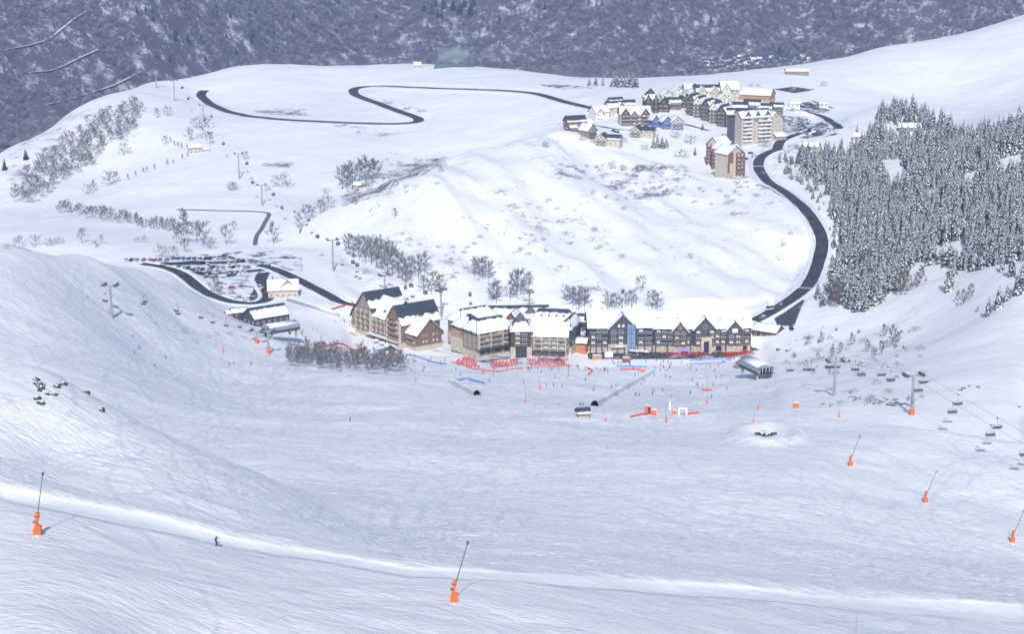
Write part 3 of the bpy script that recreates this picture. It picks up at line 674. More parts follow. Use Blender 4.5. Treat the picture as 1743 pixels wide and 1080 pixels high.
for (x, y, hp) in [(1415,523,44),(1424,525,42),(1407,518,34),(1432,515,36),(1537,505,46),(1543,498,40),(1530,500,38),(1568,488,36),(1560,492,28),(1465,470,40),(1475,460,36),(1488,450,36),(1360,282,20),(1346,284,18),(1500,605,26),(1519,588,34),(1527,590,26),(1477,600,22),(1486,612,20),(1505,575,24),(1430,604,22),(1416,610,20),(1640,520,28),(1652,512,30),(1630,515,20),(1375,590,18),(1398,585,20),(1450,590,24),(1412,640,14)]:
    put_tree(BROWN, x, y, hp, label='thin brown leafless tree beside the firs on the slope', group='brown saplings on the right slope', parts=False, cat='tree', name='bare_tree')

# the far side of the valley: a grey leafless forest that reads as one mass, and the dark firs in it
def far_forest():
    n = 110000; y = rng.uniform(3300, 5300, n); x = rng.uniform(-.29, .29, n)*y; keep = fbm(x/110, y/60, 4, 77) + .4*fbm(x/25, y/25, 2, 78) > np.where(x < -620, -.08, -.30)
    pts = []; scl = []
    nr, nc = FX.shape
    ix = np.clip(((x-fx[0])/(fx[1]-fx[0])), 0, nc-1.01); iy = np.clip((y-fy[0])/(fy[1]-fy[0]), 0, nr-1.01)
    i0 = ix.astype(int); j0 = iy.astype(int); tx = ix-i0; ty = iy-j0
    z = (FZ[j0, i0]*(1-tx)+FZ[j0, i0+1]*tx)*(1-ty) + (FZ[j0+1, i0]*(1-tx)+FZ[j0+1, i0+1]*tx)*ty
    px, py, _ = project((x, y, z)); keep &= (px > -120) & (px < 1860) & (py > -60) & (py < 260)
    for poly in FIELDS: keep &= ~in_poly(px, py, poly)
    p = np.stack([x, y, z], -1)[keep]; s = rng.uniform(.8, 1.5, len(p))
    FROST = [bare_tree_meshes(41, 10, .42, .2, 'frost_twig')]
    fp = [put_tree(FROST if i == 1 else BARE, 30+60*i, 180-8*i, 12, label='leafless tree on the far slope, %s from the picture edge' % ('first', 'second', 'third')[i], group='marked trees across the valley', parts=False) for i in range(3)]
    # crowns as the two instanced kinds
    gn_scatter('far_leafless_forest', p, s, fp, 'grey lilac leafless forest covering the far mountainside', 'forest')
FIELDS = [[(747,87),(772,85),(797,87),(798,99),(787,110),(760,113),(745,107)],[(816,82),(900,70),(940,78),(850,110),(815,112)],[(530,90),(720,88),(725,112),(560,118)],[(1215,103),(1290,99),(1370,102),(1370,108),(1290,110),(1230,118)]]
far_forest()
M['track_snow'] = mat('snowy_track', (.5, .51, .54), .9); M['field'] = mat('winter_pasture', (.17, .21, .20), .95, .5, .03); M['frost_field'] = mat('frosted_pasture', (.27, .29, .30), .95, .5, .04)
for nm, poly, m in [('pasture', [(745,86),(772,83),(799,85),(801,100),(790,112),(760,115),(742,108)], 'field')]:
    patch(nm, poly, M[m], .8, 14)
k = 0
for (x, y, hp) in [(722,18,14),(735,22,16),(742,10,14),(755,14,18),(771,16,20),(783,22,22),(790,12,20),(801,26,24),(806,10,18),(752,30,14),(746,28,12),(640,30,10),(850,40,12),(927,16,12),(970,14,10),(1000,38,10),(370,28,13),(363,24,10),(392,30,12),(425,36,13),(430,62,14),(300,60,13),(298,68,15),(320,72,14),(343,70,15),(350,104,12),(402,92,12),(428,72,13),(466,62,13),(248,18,10),(259,22,9),(260,34,11),(233,22,10),(214,70,10),(222,72,9),(290,105,10),(368,12,10),(165,10,10),(135,6,9),(385,66,10),(333,48,10),(500,34,14),(434,18,8),(530,44,9),(1210,40,14),(1070,20,9),(1327,92,16),(1418,30,12),(1130,12,9),(44,272,18),(8,290,18)]:
    put_tree(DARKCON, x, y, hp*1.15, label='dark fir standing out of the far leafless forest', group='dark firs across the valley', name='dark_fir', cat='fir tree', parts=False, wide=1.3)
for nm, P in [('mountain_track', [(0,88),(40,82),(80,70),(100,55),(125,35),(148,22)]), ('mountain_track', [(40,128),(90,122),(140,100),(168,88)]), ('mountain_track', [(80,180),(130,168),(190,150),(240,125)])]:
    pts = [tuple(at(*q)) for q in catmull(P, 6) if at(*q) is not None]
    if len(pts) > 3: strip(nm, resample(pts, 14.0), 6.0, M['track_snow'], 1.0)
# ------------------------------------------------------------------ buildings
_shared = {}
def window_mesh(w, h, style):
    k = ('win', w, h, style)
    if k not in _shared:
        b = MB(); f = .14
        fm, gm = {'dark': ('frame', 'glass'), 'blind': ('frame', 'blind'), 'navy': ('darkframe', 'glass'), 'navyblind': ('darkframe', 'blind'), 'roof': ('darkframe', 'glass')}[style]
        b.box(-w/2, -w/2+f, -.09, .05, 0, h, 0); b.box(w/2-f, w/2, -.09, .05, 0, h, 0); b.box(-w/2+f, w/2-f, -.09, .05, 0, f, 0); b.box(-w/2+f, w/2-f, -.09, .05, h-f, h, 0)
        b.box(-w/2+f, w/2-f, -.03, .04, f, h-f, 1)
        if w > 1.3: b.box(-.06, .06, -.07, -.03, f, h-f, 0)
        _shared[k] = b.mesh('window', [M[fm], M[gm]])
    return _shared[k]
def balcony_mesh(L, rail, depth=1.3):
    k = ('bal', round(L, 2), rail, depth)
    if k not in _shared:
        b = MB(); b.box(-L/2, L/2, -depth, 0, -.18, 0, 0); b.box(-L/2, L/2, -depth, -depth+.08, .12, 1.05, 1)
        b.box(-L/2, -L/2+.08, -depth+.08, 0, .12, 1.05, 1); b.box(L/2-.08, L/2, -depth+.08, 0, .12, 1.05, 1)
        b.box(-L/2, L/2, -depth-.02, -depth+.14, 1.05, 1.17, 2)
        _shared[k] = b.mesh('balcony', [M['concrete'], M[rail], M['roof_snow']])
    return _shared[k]
class Vol:
    """a gabled or hipped volume; origin at its front left corner, x along the front, y into depth"""
    def __init__(s, root, corner, rot, W, Dp, eave, rise, axis='x', wall='cream', roof='slate', snow=((0, 1), (0, 1)), z0=-3.0, over=.9, base=None, base_h=0, hip=0.0, ends=None, lift=0.0):
        s.root, s.W, s.Dp, s.eave, s.rise = root, W, Dp, eave, rise
        c = Vector(corner) - Vector(root.location); s.Mx = Matrix.Translation((c.x, c.y, lift))@Matrix.Rotation(R(rot), 4, 'Z')
        b = MB(); zr = eave+rise; zb = base_h if base else z0
        if axis == 'x' and hip == 0: b.extr([(0, 0, zb), (0, 0, eave), (0, Dp/2, zr), (0, Dp, eave), (0, Dp, zb)][::-1], (0, 0, 0), (W, 0, 0), 0)
        elif axis == 'y' and hip == 0: b.extr([(0, 0, zb), (W, 0, zb), (W, 0, eave), (W/2, 0, zr), (0, 0, eave)][::-1], (0, 0, 0), (0, Dp, 0), 0)
        else: b.box(0, W, 0, Dp, zb, eave)
        s.part(b, 'wall', [M[wall]])
        if base:
            b = MB(); b.box(-.12, W+.12, -.12, Dp+.12, z0, base_h); s.part(b, 'plinth', [M[base]])
        o = over; k = rise/((Dp if axis == 'x' else W)/2); ze = eave-k*o
        sl = []
        if hip > 0:
            cx, cy = W/2, Dp/2; A, B, C_, D_ = (-o, -o), (W+o, -o), (W+o, Dp+o), (-o, Dp+o)
            if axis == 'x': r0, r1 = (hip*W/2, cy), (W-hip*W/2, cy)
            else: r0, r1 = (cx, hip*Dp/2), (cx, Dp-hip*Dp/2)
            V3 = lambda p, z: Vector((p[0], p[1], z))
            ze = eave-.3
            if axis == 'x': sl = [(V3(A, ze), V3(B, ze), V3(r1, zr), V3(r0, zr)), (V3(C_, ze), V3(D_, ze), V3(r0, zr), V3(r1, zr)), (V3(D_, ze), V3(A, ze), V3(r0, zr), V3(r0, zr)), (V3(B, ze), V3(C_, ze), V3(r1, zr), V3(r1, zr))]
            else: sl = [(V3(A, ze), V3(B, ze), V3(r0, zr), V3(r0, zr)), (V3(C_, ze), V3(D_, ze), V3(r1, zr), V3(r1, zr)), (V3(D_, ze), V3(A, ze), V3(r0, zr), V3(r1, zr)), (V3(B, ze), V3(C_, ze), V3(r1, zr), V3(r0, zr))]
        elif axis == 'x':
            sl = [(Vector((-o, -o, ze)), Vector((W+o, -o, ze)), Vector((W+o, Dp/2, zr)), Vector((-o, Dp/2, zr))), (Vector((W+o, Dp+o, ze)), Vector((-o, Dp+o, ze)), Vector((-o, Dp/2, zr)), Vector((W+o, Dp/2, zr)))]
        else:
            sl = [(Vector((-o, Dp+o, ze)), Vector((-o, -o, ze)), Vector((W/2, -o, zr)), Vector((W/2, Dp+o, zr))), (Vector((W+o, -o, ze)), Vector((W+o, Dp+o, ze)), Vector((W/2, Dp+o, zr)), Vector((W/2, -o, zr)))]
        b = MB(); sn = MB()
        for i, (a, bb, c2, d2) in enumerate(sl):
            n = (bb-a).cross((d2 if (d2-a).length > .01 else c2)-a).normalized(); t = n*.28
            P = [a, bb, c2, d2] if (c2-d2).length > .01 else [a, bb, c2]
            b.extr([p+n*.02 for p in P], (0, 0, 0), tuple(t), 0)
            sc = snow[i] if i < len(snow) else snow[i % 2]
            if sc: s.snow_sheet(sn, [p+t+n*.03 for p in (a, bb, c2, d2)], n, sc[0], sc[1])
        ro = s.part(b, 'roof', [M[roof]])
        if sn.f: so = sn.build('snow_cover', [M['roof_snow']], ro, True)
        s.slopes = sl; s.roof = ro
    def snow_sheet(s, b, q, n, t0, t1):
        a, bb, c2, d2 = q; L = max((bb-a).length, (c2-d2).length); ns = max(3, int(L/1.5)); jag = (t0 > 0, t1 < 1)
        rows = []; th = random.uniform(.28, .42)
        for i in range(ns+1):
            u = i/ns; lo = a.lerp(bb, u); hi = d2.lerp(c2, u)
            ta = min(max(t0 + (random.uniform(-.045, .045) if jag[0] else random.uniform(0, .025)), 0), 1)
            tb = min(max(t1 + (random.uniform(-.06, .06) if jag[1] else 0), ta+.05), 1)
            rows.append([lo.lerp(hi, ta), lo.lerp(hi, ta*.92+tb*.08)+n*th, lo.lerp(hi, (ta+tb)/2)+n*th*1.1, lo.lerp(hi, ta*.08+tb*.92)+n*th, lo.lerp(hi, tb)])
        k = len(b.v); b.v += [tuple(p) for r in rows for p in r]
        for i in range(ns):
            for j in range(4): x = k+i*5+j; b.f.append((x, x+5, x+6, x+1)); b.m.append(0)
        for e, fl in ((0, False), (ns, True)):
            x = k+e*5; f = (x, x+1, x+2, x+3, x+4); b.f.append(f if not fl else f[::-1]); b.m.append(0)
        # underside is left to the slates
    def part(s, b, name, mats):
        o = b.build(name, mats, s.root); o.matrix_local = s.Mx; return o
    def face(s, f):
        return {'front': Matrix.Identity(4), 'right': Matrix.Translation((s.W, 0, 0))@Matrix.Rotation(R(90), 4, 'Z'), 'left': Matrix.Translation((0, s.Dp, 0))@Matrix.Rotation(R(-90), 4, 'Z'), 'back': Matrix.Translation((s.W, s.Dp, 0))@Matrix.Rotation(R(180), 4, 'Z')}[f]
    def window(s, f, u, z, w=1.2, h=1.4, style='dark'):
        o = link('window', window_mesh(w, h, style), s.root); o.matrix_local = s.Mx@s.face(f)@Matrix.Translation((u, -.02, z))
    def balcony(s, f, u, z, L, rail='brown', depth=1.3):
        o = link('balcony', balcony_mesh(L, rail, depth), s.root); o.matrix_local = s.Mx@s.face(f)@Matrix.Translation((u, -.01, z))
    def grid(s, f, us, zs, w=1.2, h=1.4, styles=('dark',)):
        for z in zs:
            for u in us: s.window(f, u, z, w, h, random.choice(styles))
    def bays(s, f, u0, u1, n, zs, rail='brown', w=2.0, h=2.0, styles=('dark', 'blind'), pier=None, every=1, depth=1.3):
        p = (u1-u0)/n
        for z in zs:
            for i in range(n):
                s.window(f, u0+p*(i+.5), z+.1, min(w, p*.72), h, random.choice(styles)); s.balcony(f, u0+p*(i+.5), z, p*.92, rail, depth)
        if pier:
            for i in range(0, n+1, every):
                b = MB(); u = u0+p*i; b.box(u-.28, u+.28, -depth-.12, 0, -3, zs[-1]+2.3); o = b.build('pier', [M[pier]], s.root); o.matrix_local = s.Mx@s.face(f)
    def box(s, name, x0, x1, y0, y1, z0, z1, m):
        b = MB(); b.box(x0, x1, y0, y1, z0, z1); return s.part(b, name, [M[m]])
    def skylights(s, i, us, t=.45):
        a, bb, c2, d2 = s.slopes[i]; n = (bb-a).cross(d2-a).normalized()
        for u in us:
            p = a.lerp(bb, u).lerp(d2.lerp(c2, u), t) + n*.55; x = (bb-a).normalized(); y = (d2-a).normalized()
            b = MB(); Mt = Matrix((x.to_4d(), y.to_4d(), n.to_4d(), (0, 0, 0, 1))).transposed(); Mt.translation = p
            for r_ in range(3): Mt[3][r_] = 0
            Mt[3][3] = 1
            b.box(-.5, .5, -.7, .7, -.5, .14, 0, Mt); s.part(b, 'roof_window', [M['glass']])
def building(px, py, name, label, cat='building', group=None, z=None):
    p = at(px, py); o = empty(name, (p.x, p.y, p.z if z is None else z)); tag(o, label, cat, group); return o
def C(px, py, root=None):
    p = at(px, py); return p

# ---- long navy hotel
def hotel_navy():
    r = building(1002, 600, 'hotel', 'long navy hotel with snow roof, cross gables and glass stairwell', 'hotel')
    c = at(1002, 600); r.location.z = zat(c.x+20, c.y+2)+.2
    a = Vol(r, c, 3, 34, 18, 13.2, 7.4, 'x', 'navy', snow=((0, 1), (0, .8)), base='stone', base_h=3.2)
    S = a.Mx
    z3 = [3.6, 6.6, 9.8]; st = ('navyblind', 'navyblind', 'dark', 'navy')
    a.bays('front', .8, 10.0, 3, z3, 'navy', 2.1, 2.1, st, 'navy'); a.bays('front', 25.5, 33.5, 2, z3, 'navy', 2.1, 2.1, st, 'navy')
    for u in (2, 5, 8): a.window('front', u, .4, 2.2, 2.3, 'dark')
    a.skylights(0, (.12, .18, .24, .86), .5)
    g = Vol(r, c+Vector((10.6, -1.2, 0)), 3, 14.6, 12, 12.6, 7.6, 'y', 'navy', snow=((0, 1), (0, 1)), base='stone', base_h=3.2, over=.7)
    g.bays('front', .5, 8.2, 2, z3, 'navy', 2.3, 2.1, ('navyblind', 'dark'), 'navy'); g.grid('front', (5.2, 7.4), (13.4,), 1.5, 1.8, ('navyblind',))
    g.box('stone_portal', -.6, 9.6, -1.8, -.2, 2.8, 4.6, 'stone'); g.box('stone_pillar', -.6, .8, -1.7, -.2, -3, 2.8, 'stone'); g.box('stone_pillar', 8.4, 9.6, -1.7, -.2, -3, 2.8, 'stone')
    g.window('front', 4.4, .3, 6.0, 2.2, 'navy'); g.box('sign_lettering', 3.0, 7.2, -1.95, -1.82, 3.4, 4.0, 'white')
    b = MB(); b.box(9.4, 14.0, -.7, .2, 0, 15.2); ct = g.part(b, 'glass_stairwell', [M['curtain']])
    for k in range(6):
        b = MB(); b.box(9.3, 14.1, -.8, -.68, 2.4*k+.3, 2.4*k+.45); o = b.build('mullion', [M['darksteel']], ct)
    for u in (9.4, 11.7, 13.9):
        b = MB(); b.box(u-.08, u+.08, -.82, -.7, 0, 15.2); b.build('mullion', [M['darksteel']], ct)
    # middle and right wings
    c2 = c+Vector((34.2, 1.6, 0)); m = Vol(r, c2, 0, 20.5, 17, 12.6, 7.2, 'x', 'navy', snow=((0, 1), (0, .8)), base='stone', base_h=3.2)
    m.bays('front', 1, 19.5, 6, [3.6, 6.6, 9.6], 'navy', 2.0, 2.0, st, 'navy', 2); m.skylights(0, (.12, .2, .62, .9), .55)
    for u in (2, 6, 10.5, 15): m.window('front', u, .3, 2.6, 2.3, 'dark'); m.box('stone_pillar', u+1.8, u+3.0, -1.6, -.12, -3, 3.1, 'stone')
    mg = Vol(r, c2+Vector((10.0, -1.6, 0)), 0, 7.6, 11, 11.0, 4.6, 'y', 'darkwood', snow=((0, 1), (0, 1)), base='stone', base_h=3.0, over=.6)
    mg.bays('front', .5, 7.1, 2, [3.4, 6.4, 9.0], 'darkwood', 2.0, 2.0, ('navyblind', 'dark')); mg.window('front', 3.8, 12.2, 1.8, 1.8, 'dark')
    c3 = c+Vector((54.8, 1.2, 0)); w = Vol(r, c3, 5, 31, 17, 12.6, 7.6, 'x', 'navy', snow=((0, 1), (0, .8)), base='stone', base_h=3.2)
    w.bays('front', 11.5, 30.4, 6, [3.6, 6.6, 9.6], 'darkwood', 2.0, 2.0, st, 'darkwood', 2); w.skylights(0, (.45, .5, .85), .5)
    w.grid('right', (3, 7, 11, 14.5), (3.6, 6.6, 9.8), 1.2, 1.6, ('navyblind', 'navy'))
    g2 = Vol(r, c3+Vector((.6, -1.4, 0)), 5, 11.5, 12, 11.8, 6.4, 'y', 'navy', snow=((0, 1), (0, 1)), base='stone', base_h=3.2, over=.7)
    g2.bays('front', .6, 3.6, 1, [3.6, 6.6, 9.4], 'darkwood', 2.0, 2.0, st); g2.bays('front', 7.9, 10.9, 1, [3.6, 6.6, 9.4], 'darkwood', 2.0, 2.0, st)
    for u in (3.3, 5.7, 8.1): g2.box('timber_post', u-.18, u+.18, -.35, -.05, 8.6, 15.5, 'redwood')
    g2.window('front', 5.8, 12.4, 1.8, 2.0, 'dark'); g2.box('stone_portal', 3.4, 9.0, -2.2, -.2, 6.0, 8.2, 'stone'); g2.box('stone_pillar', 3.4, 4.8, -2.1, -.2, -3, 6.0, 'stone'); g2.box('stone_pillar', 7.6, 9.0, -2.1, -.2, -3, 6.0, 'stone'); g2.box('doorway', 4.8, 7.6, -.9, -.2, -.5, 5.6, 'glass')
    g3 = Vol(r, c3+Vector((18.0, 0.2, 0)), 5, 8.4, 11, 11.2, 4.8, 'y', 'navy', snow=((0, 1), (0, 1)), base='stone', base_h=3.2, over=.6)
    g3.bays('front', .5, 7.9, 2, [3.6, 6.6], 'darkwood', 2.1, 2.0, st); g3.window('front', 4.2, 10.0, 3.0, 2.2, 'blind')
    for u in (13, 19.5, 26.5): w.box('shop_window', u-2.2, u+2.2, -.5, -.13, .2, 2.7, 'glass'); w.box('stone_pillar', u+2.6, u+3.8, -1.5, -.13, -3, 3.1, 'stone')
hotel_navy()

# ---- brown hotel with the steep slate gables
def hotel_brown():
    r = building(608, 567, 'hotel', 'tall brown timber hotel with steep slate gables above the plaza', 'hotel')
    c = at(608, 567); r.location.z = c.z; rot = -52
    X = Vector((math.cos(R(rot)), math.sin(R(rot)), 0)); Y = Vector((-X.y, X.x, 0))
    st = ('dark', 'blind', 'dark')
    v1 = Vol(r, c, rot, 15, 22, 15.5, 8.8, 'y', 'greywood', snow=((.1, .9), (.15, .55)), base='stone', base_h=3)
    v1.bays('front', .8, 14.2, 3, [3.6, 6.6, 9.6, 12.6], 'redwood', 2.2, 2.0, st, 'stone', 1); v1.grid('front', (5.5, 9.5), (16.4,), 1.5, 2.4); v1.window('front', 7.5, 20.4, 1.0, 1.4)
    v1.grid('left', (3, 7, 11, 15, 19), (3.6, 6.6, 9.6, 12.6), 1.3, 1.5, st)
    v2 = Vol(r, c+X*13+Y*.8, rot, 19, 18, 12.8, 9.5, 'x', 'greywood', snow=((0, 1), (0, .6)), base='stone', base_h=3)
    v2.bays('front', 2.4, 18.2, 4, [3.6, 6.6, 9.6], 'redwood', 2.4, 2.0, st, 'stone', 1); v2.skylights(0, (.5, .55), .35)
    v3 = Vol(r, c+X*31-Y*1.2, rot, 14, 25, 13.4, 8.8, 'y', 'brown', snow=((.0, .95), (.0, .38)), base='stone', base_h=3)
    v3.bays('front', 1.2, 12.8, 2, [3.6, 6.6, 9.6, 12.6], 'redwood', 3.4, 2.1, st, 'stone', 2)
    for u in (3, 5, 7, 9, 11): v3.box('truss_post', u-.14, u+.14, -.9, -.65, 15.2, 15.2+7.6*(1-abs(u-7)/7)-.6, 'wood')
    v3.box('truss_beam', 1.2, 12.8, -.92, -.63, 15.0, 15.3, 'wood')
    v3.grid('right', (3, 9, 15, 21), (4.5, 8.5), 1.0, 1.1)
    v4 = Vol(r, c+X*45.2+Y*1.5, rot, 10, 16, 8.8, 7.6, 'x', 'brown', snow=((0, 1), (0, 1)), base='stone', base_h=2.6)
    v4.bays('front', .8, 9.2, 2, [3.2, 6.0], 'redwood', 2.2, 2.0, st); v4.grid('right', (4, 6, 10.5, 13), (4.2, 7.4), .9, 1.0, ('blind', 'dark'))
    v5 = Vol(r, c-X*8.2+Y*2, rot, 8, 12, 9.0, 5.8, 'y', 'greywood', snow=((.3, .8), (0, .6)), base='stone', base_h=4)
    v5.bays('front', .8, 7.2, 2, [4.4], 'redwood', 2.0, 2.0, st); v5.window('front', 4, 8.4, 1.6, 1.8)
    v2.box('canopy_roof', 0, 30, -4.2, -1.6, 2.7, 3.0, 'concrete'); v2.box('snow_ledge', .2, 29.8, -4.1, -1.7, 3.02, 3.3, 'roof_snow')
    v5.box('terrace_wall', -4, 14, -7, -5.8, -4, .6, 'stone'); v5.box('terrace_deck', -4, 14, -5.8, -.2, -.6, -.2, 'deck'); v5.box('terrace_front', -3.6, 13, -7.2, -7.02, -1.6, -.1, 'redwood')
    for u in (4, 10, 16, 22): v2.box('shop_window', u-2, u+2, -.5, -.13, .2, 2.5, 'glass')
hotel_brown()

# ---- the chalet complex between the two hotels
def hotel_mid():
    r = building(850, 612, 'chalet_residence', 'cluster residence with slate hips, corner towers and deckchair terraces', 'hotel')
    z = at(880, 612).z; r.location.z = z
    st = ('dark', 'blind', 'dark')
    def V(px, py, *a, **k): p = at(px, py); v = Vol(r, p, *a, lift=0, **k); return v
    w1 = V(812, 611, 36, 24, 13, 11.0, 6.2, 'x', 'greywood', snow=((0, .86), (0, .7), (.1, .9), (0, 1)), base='stone', base_h=1.2, hip=.35)
    w1.bays('front', .8, 23.4, 6, [3.4, 6.0, 8.6], 'greywood', 2.2, 2.0, st, 'stone', 2); w1.grid('left', (2.5, 6.5, 10.5), (3.4, 6.2, 8.8), 1.4, 1.6)
    w1.box('canopy_roof', -1, 23, -4.0, -1.6, 2.3, 2.9, 'slate'); w1.skylights(0, (.3, .42, .54, .66), .5)
    for u in (3, 8, 13, 18): w1.box('shop_window', u-1.8, u+1.8, -.5, -.14, .1, 2.2, 'glass')
    t = V(870, 610, 3, 10.2, 10, 13.6, 8.6, 'x', 'darkwood', snow=((0, .55), (0, .5), (.1, .3), (.0, .3)), base='stone', base_h=1.0, hip=.98)
    t.bays('front', 1.6, 8.6, 2, [6.2, 8.8, 11.2], 'darkwood', 2.2, 1.9, st, None); t.box('stone_pillar', -.4, 2.2, -1.9, -.1, -3, 5.4, 'stone'); t.box('stone_pillar', 8.0, 10.6, -1.9, -.1, -3, 5.4, 'stone'); t.box('archway', 2.2, 8.0, -.6, -.14, -.5, 4.6, 'glass')
    w2 = V(903, 607, -9, 19, 13, 10.6, 6.0, 'x', 'greywood', snow=((0, 1), (0, .7)), base='stone', base_h=1.2)
    w2.bays('front', 2.0, 18.4, 4, [3.2, 5.8, 8.2], 'greywood', 2.4, 1.9, st, 'stone', 1); w2.box('canopy_roof', .5, 18.5, -4.0, -1.6, 2.2, 2.8, 'slate'); w2.skylights(0, (.35, .55, .75), .4)
    w2.grid('right', (3, 7, 10), (3.4, 6.2), 1.3, 1.5)
    k = V(950, 602, -16, 7, 20, 11.0, 6.0, 'y', 'navy', snow=((0, .9), (.3, .9)), base='stone', base_h=3); k.grid('right', (4, 9, 14, 18), (4, 7, 10), 1.2, 1.4)
    h = V(768, 600, -52, 13, 15, 10.0, 6.5, 'x', 'wood', snow=((.1, .8), (.3, 1), (.2, .7), (0, .6)), base='stone', base_h=5, hip=.9)
    h.grid('front', (2.5, 5.5, 8.5, 11), (5.8, 8.0), 1.0, 1.5)
    h2 = V(786, 594, 36, 24, 13, 9.5, 6.0, 'x', 'greywood', snow=((0, .9), (0, .6)), base='stone', base_h=3, hip=.3); h2.skylights(0, (.3, .45, .6), .5)
    bk = V(822, 572, 4, 36, 14, 5.0, 6.0, 'x', 'darkwood', snow=((.15, .8), (0, .6)), base='stone', base_h=3)
    d1 = V(858, 584, -14, 8, 10, 8.5, 4.6, 'y', 'redwood', snow=((0, 1), (0, 1)), z0=1); d1.window('front', 4, 7.6, 2.2, 1.8, 'blind')
    ct = V(893, 578, 0, 6.5, 6.5, 8.5, 6.0, 'x', 'pale', snow=((0, .4), (0, .4), (0, .4), (0, .4)), hip=.98); ct.grid('front', (1.6, 4.6), (6.2,), 1.0, 1.4)
    f = V(905, 582, -9, 22, 14, 8.0, 6.0, 'x', 'darkwood', snow=((.1, .75), (.2, .7)), hip=.25); f.skylights(0, (.2, .4, .6, .8), .5)
hotel_mid()

# ---- houses
def house(px, py, rot, W, Dp, eave, rise, name, label, axis='x', wall='cream', snow=((0, 1), (0, 1)), style=('dark',), rail=None, hip=0.0, group=None, cat='house', storeys=2, base=None, lw=True, roof='slate', annex=None, gable_front=None):
    r = building(px, py, name, label, cat, group); c = at(px, py)
    v = Vol(r, c, rot, W, Dp, eave, rise, axis, wall, roof, snow, base=base, base_h=1.2 if base else 0, hip=hip, over=.7)
    sh = eave/storeys; zs = [sh*k+.7 for k in range(storeys)]; n = max(2, int(W/3.2))
    if rail: v.bays('front', .6, W-.6, n, [z-.3 for z in zs], rail, 2.0, 1.9, style)
    else: v.grid('front', [W*(i+.5)/n for i in range(n)], zs, 1.2, 1.4, style)
    m = max(1, int(Dp/4))
    v.grid('right', [Dp*(i+.5)/m for i in range(m)], zs, 1.1, 1.3, style); v.grid('left', [Dp*(i+.5)/m for i in range(m)], zs, 1.1, 1.3, style)
    if axis == 'y': v.window('front', W/2, eave+.6, 1.3, 1.5, style[0])
    if gable_front:
        for u, w_, e2, r2, wm in gable_front:
            X = Vector((math.cos(R(rot)), math.sin(R(rot)), 0)); Yd = Vector((-X.y, X.x, 0))
            g = Vol(r, c+X*(u-w_/2)-Yd*.9, rot, w_, Dp*.6, e2, r2, 'y', wm, roof, ((0, 1), (0, 1)), over=.5)
            k = max(1, int(w_/2.8)); 
            if rail: g.bays('front', .3, w_-.3, k, [z-.3 for z in zs if z+1.6 < e2+.6], rail, 2.0, 1.9, style)
            else: g.grid('front', [w_*(i+.5)/k for i in range(k)], [z for z in zs if z+1.4 < e2+.4], 1.2, 1.4, style)
            g.window('front', w_/2, e2+.4, 1.4, 1.5, style[0])
    if annex:
        for (dx, dy, w_, d_, e_, rs, wm, sn) in annex:
            X = Vector((math.cos(R(rot)), math.sin(R(rot)), 0)); Yd = Vector((-X.y, X.x, 0))
            g = Vol(r, c+X*dx+Yd*dy, rot, w_, d_, e_, rs, 'x', wm, roof, sn, over=.5); g.grid('front', [w_*.3, w_*.7], [.9], 1.1, 1.3, style)
    return v
# by the car park
def ticket_house():
    v = house(457, 508, 8, 17, 12, 4.6, 5.0, 'ski_school_house', 'pale ski house with asymmetric snow roof and terracotta end wall', 'x', 'cream', ((0, 1), (0, 1)), storeys=1, base='stone')
    c = at(475, 507); g = Vol(v.root, c, 24, 10, 12, 5.0, 4.6, 'y', 'cream', snow=((0, 1), (0, 1)), over=.8); g.grid('front', (2.4, 5.0, 7.6), (1.2,), 1.2, 1.5); g.window('front', 5, 5.6, 1.5, 1.6)
    b = MB(); b.box(7.4, 10.15, -.2, 12.1, -2, 4.9); g.part(b, 'terracotta_wall', [M['orange_wall']])
ticket_house()
house(397, 541, 24, 8, 5.5, 2.6, 1.8, 'ticket_kiosk', 'small dark kiosk with red front below the car park', 'x', 'darkwood', ((0, .9), (0, .2)), storeys=1, annex=[(-3.2, 0, 3, 4, 2.2, .8, 'red', ((0, 1), (0, 1)))])
house(434, 556, 38, 21, 12, 4.0, 4.4, 'lift_garage', 'dark green lift garage with half-slid snow roof', 'x', 'navy', ((0, .8), (.25, .55)), storeys=1, cat='garage')
house(660, 612, 20, 7, 6, 2.8, 2.6, 'wooden_cabin', 'little wooden cabin with slate roof beside the thicket', 'y', 'wood', ((.0, .4), (0, .2)), storeys=1, cat='cabin')
house(985, 711, 12, 3.8, 3.2, 1.6, 1.3, 'wooden_cabin', 'orange-brown log hut at the foot of the covered conveyor', 'x', 'wood', ((0, .3), (.2, .9)), storeys=1, cat='cabin')
house(1252, 628, -20, 5, 4.5, 3.0, 2.2, 'lift_operator_hut', 'small red lift operator hut beside the chairlift station', 'y', 'redwood', ((0, .9), (0, .9)), storeys=1, cat='hut')
house(1281, 572, -36, 14, 9, 3.6, 3.0, 'roadside_cabin', 'dark low cabin with snow roof at the end of the navy hotel', 'x', 'darkwood', ((0, 1), (0, .6)), storeys=1, cat='cabin')
house(1005, 597, 0, 7, 7, 3.0, 2.4, 'snack_kiosk', 'snow-capped stone kiosk at the left end of the navy hotel', 'x', 'stone', ((0, 1), (0, 1), (0, 1), (0, 1)), storeys=1, hip=.9, cat='kiosk')
house(962, 596, -16, 11, 9, 4, 3, 'service_building', 'orange-walled service building tucked behind the chalet residence', 'x', 'orange_wall', ((.1, .8), (0, .6)), storeys=1)
house(962, 566, 2, 34, 10, 5, 4.2, 'row_houses', 'row of dark roofed sheds behind the chalet residence', 'x', 'darkwood', ((.2, .75), (0, .6)), storeys=1)
